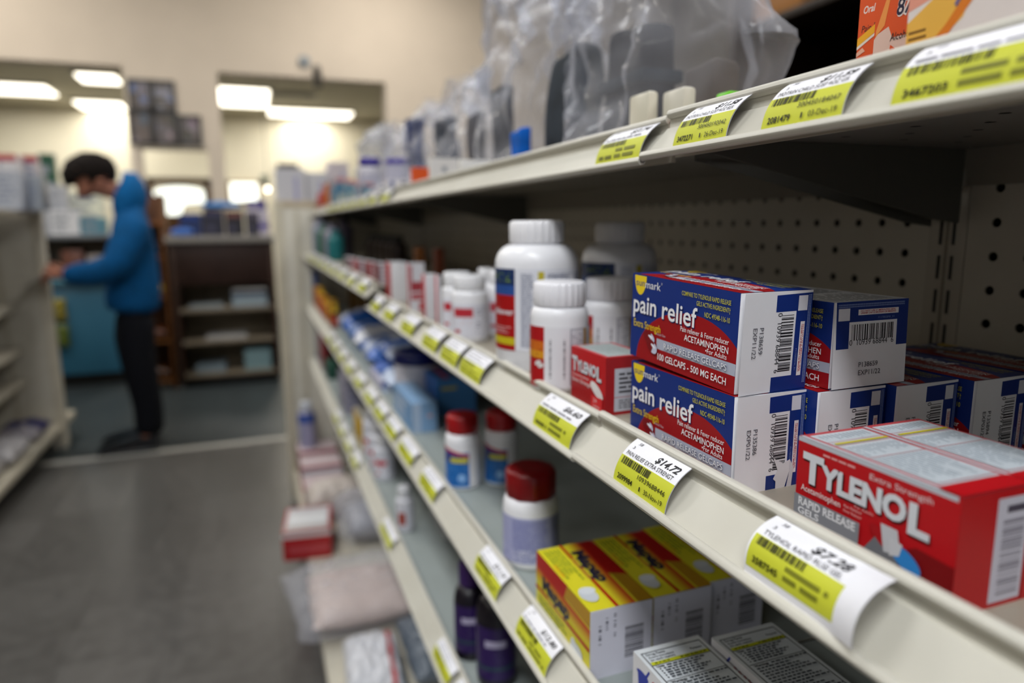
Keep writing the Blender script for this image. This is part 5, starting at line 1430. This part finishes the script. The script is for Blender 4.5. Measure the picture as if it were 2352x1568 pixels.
# dark wooden wall unit in the next aisle, right behind the top shelf
K = empty('display_unit', (1.75, 1.2, 0), 'tall dark brown wooden unit in the next aisle behind the top shelf', 'display unit')
km = Matrix.Translation((-1.75, -1.2, 0))
for nm, a, c in (('side_panel', (1.55, 2.02, 0, 1.95, 2.06, 2.2), '#2e1d12'), ('side_panel', (1.55, -.4, 0, 1.95, -.36, 2.2), '#2e1d12'), ('back_panel', (1.93, -.36, 0, 1.96, 2.02, 2.2), '#21150d'), ('top_board', (1.53, -.42, 2.2, 1.97, 2.08, 2.24), '#2e1d12'),
                 ('shelf_board', (1.57, -.36, 1.50, 1.93, 2.02, 1.53), '#23170e'), ('shelf_board', (1.57, -.36, 1.86, 1.93, 2.02, 1.885), '#23170e'), ('shelf_board', (1.57, -.36, 1.1, 1.93, 2.02, 1.13), '#3a2617'), ('fascia', (1.55, -.36, 1.06, 1.57, 2.02, 1.50), '#2a1a10')):
    m = MB(); m.box(*a, c, .003); m.xf(km).build(nm, M_WOOD, K)
carton('tan_box', .22, .10, .12, 'tan box on the shelf of the dark wooden unit, above the bag corner', 'box', cols=('#b0763a',) * 6, bevel=.003, loc=(1.66, 1.90, 1.8855))

# ---------------------------------------------------------------- the person at the counter
PY = 4.3


def Pp(u, v, dy=0):
    return at(u, v, Y=PY + dy)


def skin_mesh(name, nodes, edges, mat, col, parent=None, sub=2, root=0, fine=None):
    me = bpy.data.meshes.new(name); me.from_pydata([n[0] for n in nodes], edges, []); me.materials.append(mat)
    o = bpy.data.objects.new(name, me); SC.collection.objects.link(o)
    md = o.modifiers.new('skin', 'SKIN'); md.use_smooth_shade = True; md.branch_smoothing = .6
    for i, n in enumerate(nodes):
        rr = n[1] if isinstance(n[1], tuple) else (n[1], n[1])
        me.skin_vertices[0].data[i].radius = rr; me.skin_vertices[0].data[i].use_root = (i == root)
    o.modifiers.new('sub', 'SUBSURF').levels = sub; o.modifiers['sub'].render_levels = sub
    dg = bpy.context.evaluated_depsgraph_get(); ev = o.evaluated_get(dg)
    m2 = bpy.data.meshes.new_from_object(ev); m2.name = name
    o.modifiers.clear(); o.data = m2; bpy.data.meshes.remove(me)
    if not m2.materials: m2.materials.append(mat)
    ca = m2.color_attributes.new('Col', 'FLOAT_COLOR', 'POINT'); c = lin(col)
    ca.data.foreach_set('color', [x for _ in m2.vertices for x in c])
    m2.polygons.foreach_set('use_smooth', [True] * len(m2.polygons))
    if parent: o.parent = parent
    return o


def chain(nodes, edges, start, pts):
    p = start
    for q in pts:
        nodes.append(q); edges.append((p, len(nodes) - 1)); p = len(nodes) - 1
    return p


N, E = [(Pp(308, 712), .085)], []
sp = chain(N, E, 0, [(Pp(312, 650), .085), (Pp(315, 570), .10), (Pp(305, 500), .095), (Pp(292, 455), .06), (Pp(268, 440), .052)])
hd = chain(N, E, sp, [(Pp(242, 424), .095), (Pp(214, 404), .118), (Pp(182, 402), .096)])
face_n = len(N) - 2
fc = chain(N, E, face_n, [(Pp(206, 430), .098), (Pp(220, 452), .066)])                  # face turned down, chin
chain(N, E, fc - 1, [(Pp(184, 446), .018), (Pp(178, 453), .010)])                         # nose
for s in (-1, 1): chain(N, E, face_n, [(Pp(232, 414, s * .078), .020), (Pp(236, 418, s * .088), .011)])   # ears
for s in (-1, 1):                                                                       # arms, near one first
    dy = -.19 if s < 0 else .19
    hx = (0, 0) if s < 0 else (10, -6)
    a = chain(N, E, 3, [(Pp(302, 505, dy * .8), .070), (Pp(262, 620, dy * 1.15), .050), (Pp(185 + hx[0], 628 + hx[1], dy * .85), .040), (Pp(140 + hx[0], 632 + hx[1], dy * .62), .028)])
    pm = chain(N, E, a, [(Pp(122 + hx[0], 632 + hx[1], dy * .55), (.036, .020))])
    for k, (L, dz) in enumerate(((10, -9), (13, -3), (12, 4), (9, 10))):                  # four fingers curling over the leaflet
        b0 = (108 + hx[0], 630 + dz + hx[1])
        chain(N, E, pm, [(Pp(b0[0] + 2, b0[1], dy * .50 + .006 * k), .0095), (Pp(b0[0] - L * .7, b0[1] + 5, dy * .44 + .006 * k), .0088), (Pp(b0[0] - L, b0[1] + 13, dy * .38 + .006 * k), .0078)])
    chain(N, E, a, [(Pp(126 + hx[0], 618 + hx[1], dy * .45), .012), (Pp(113 + hx[0], 612 + hx[1], dy * .36), .010), (Pp(104 + hx[0], 613 + hx[1], dy * .30), .0085)])
for s in (-1, 1):                                                                       # legs and feet
    dy = s * .095; ox = 0 if s < 0 else 6
    k = chain(N, E, 0, [(Pp(306 + ox, 755, dy), .055), (Pp(316 + ox, 850, dy), .045), (Pp(338 + ox, 985, dy), .040)])
    z = lambda u, v, h: Vector((Pp(u, v, dy).x, PY + dy, h))
    chain(N, E, k, [(z(334 + ox, 1005, .05), .040), (z(290 + ox, 1015, .038), .036), (z(262 + ox, 1018, .03), .028)])
person = skin_mesh('person', N, E, M_SKIN, '#a8705a')
tag(person, 'person in a blue hooded jacket and dark trousers reading at the counter', 'person')

N, E = [(Pp(305, 722), (.150, .140))], []
sp = chain(N, E, 0, [(Pp(305, 690), (.170, .150)), (Pp(308, 640), (.172, .148)), (Pp(312, 570), (.175, .150)), (Pp(312, 505), (.165, .130)), (Pp(298, 462), .085), (Pp(284, 447), .078)])
for s in (-1, 1):
    dy = -.19 if s < 0 else .19; hx = (0, 0) if s < 0 else (10, -6)
    chain(N, E, 4, [(Pp(304, 520, dy * .85), .098), (Pp(272, 612, dy * 1.2), .085), (Pp(205 + hx[0], 630 + hx[1], dy * .9), .066), (Pp(146 + hx[0], 632 + hx[1], dy * .64), .050)])
jk = skin_mesh('jacket', N, E, M_CLOTH, '#0b4f82', person); jk['label'] = 'bright blue jacket'
# hood standing up behind the neck
m = MB(); rings = []
for (u, v, w_, d_) in ((296, 500, .12, .07), (298, 472, .13, .085), (302, 446, .13, .080), (304, 420, .10, .055), (298, 396, .05, .03)):
    c_ = Pp(u, v); rings.append([m.bm.verts.new(c_ + Vector((d_ * math.cos(a * math.pi / 10), w_ * math.sin(a * math.pi / 10), d_ * .5 * math.sin(2 * a * math.pi / 10) * .3))) for a in range(20)])
for a, b in zip(rings, rings[1:]):
    for i in range(20): m.face([a[i], a[(i + 1) % 20], b[(i + 1) % 20], b[i]], lin('#0d5c96'))
m.face(rings[0][::-1], lin('#0d5c96')); m.face(rings[-1], lin('#0d5c96'))
ho = m.build('hood', M_CLOTH, person, angle=80)
N, E = [(Pp(308, 735), (.150, .135))], []
chain(N, E, 0, [(Pp(308, 690), (.135, .125))])
for s in (-1, 1):
    dy = s * .095; ox = 0 if s < 0 else 6
    chain(N, E, 0, [(Pp(307 + ox, 775, dy), .112), (Pp(320 + ox, 850, dy), .090), (Pp(338 + ox, 930, dy), .076), (Pp(343 + ox, 1000, dy), .074)])
skin_mesh('trousers', N, E, M_CLOTH, '#0d0e14', person)
for s in (-1, 1):
    dy = s * .095; ox = 0 if s < 0 else 6; x0 = Pp(352 + ox, 1010, dy).x
    m = MB(); m.box(-.275, -.048, 0, .03, .048, .022, '#0b0b0d', .008)
    m.prism([(-.27, .02), (.028, .02), (.03, .10), (-.06, .10), (-.15, .075), (-.25, .055), (-.275, .035)], 'y', -.043, .043, '#101014')
    bmesh.ops.bevel(m.bm, geom=[e for e in m.bm.edges if e.calc_length() > .05], offset=.012, segments=2, affect='EDGES')
    m.build('shoe', M_PLASTIC, person).location = (x0, PY + dy, .001)
m = MB(); bm2 = m.bm                                                                    # short dark hair over skull and nape
bmesh.ops.create_icosphere(bm2, subdivisions=4, radius=1)
hc = Pp(206, 399)
for v_ in bm2.verts:
    q = v_.co.copy(); k = 1 + .06 * noise.noise(q * 5) + .03 * noise.noise(q * 11)
    v_.co = Vector((q.x * .136 * k, q.y * .106 * k, q.z * .112 * k))
kill = [v_ for v_ in bm2.verts if v_.co.z < -.092 or (v_.co.z < -.025 and v_.co.x < -.02)]
bmesh.ops.delete(bm2, geom=kill, context='VERTS')
m.xf(Matrix.Rotation(math.radians(-24), 4, 'Y') @ Matrix.Scale(1, 4)); m.xf(Matrix.Translation(hc))
for f in bm2.faces:
    for l in f.loops: l[m.cl] = lin('#17110e')
m.build('hair', M_CLOTH, person, angle=80)
for s in (-1, 1):                                                                       # eye and brow on each side of the bent face
    e_ = Pp(196, 424, s * .036)
    MB().lathe([(.002, -.011), (.009, -.006), (.011, 0), (.009, .006), (.002, .011)], '#e9e4df', n=12).xf(Matrix.Translation(e_)).build('eye', M_SKIN, person)
    MB().tube([e_ + Vector((-.006, -.016, .02)), e_ + Vector((-.012, 0, .024)), e_ + Vector((-.006, .016, .02))], .004, '#1a120e', n=6).build('eyebrow', M_CLOTH, person)
a_ = Pp(200, 441); MB().tube([a_ + Vector((0, -.02, 0)), a_ + Vector((-.006, 0, 0)), a_ + Vector((0, .02, 0))], .005, '#7d4038', n=6).build('mouth', M_SKIN, person)
lf = MB(); lf.box(-.09, -.11, -.001, .09, .11, .001, '#b9b4ac'); lf.art(art_text('#b9b4ac', '#777', 8, 3)(.16, .2), (-.08, -.1, .001), (1, 0, 0), (0, 1, 0), eps=4e-4)
o = lf.build('leaflet', M_PAPER, smooth=False); o.location = Pp(92, 640); o.rotation_euler = (0, -.5, 0); tag(o, 'folded paper leaflet held in the hands of the person', 'leaflet')
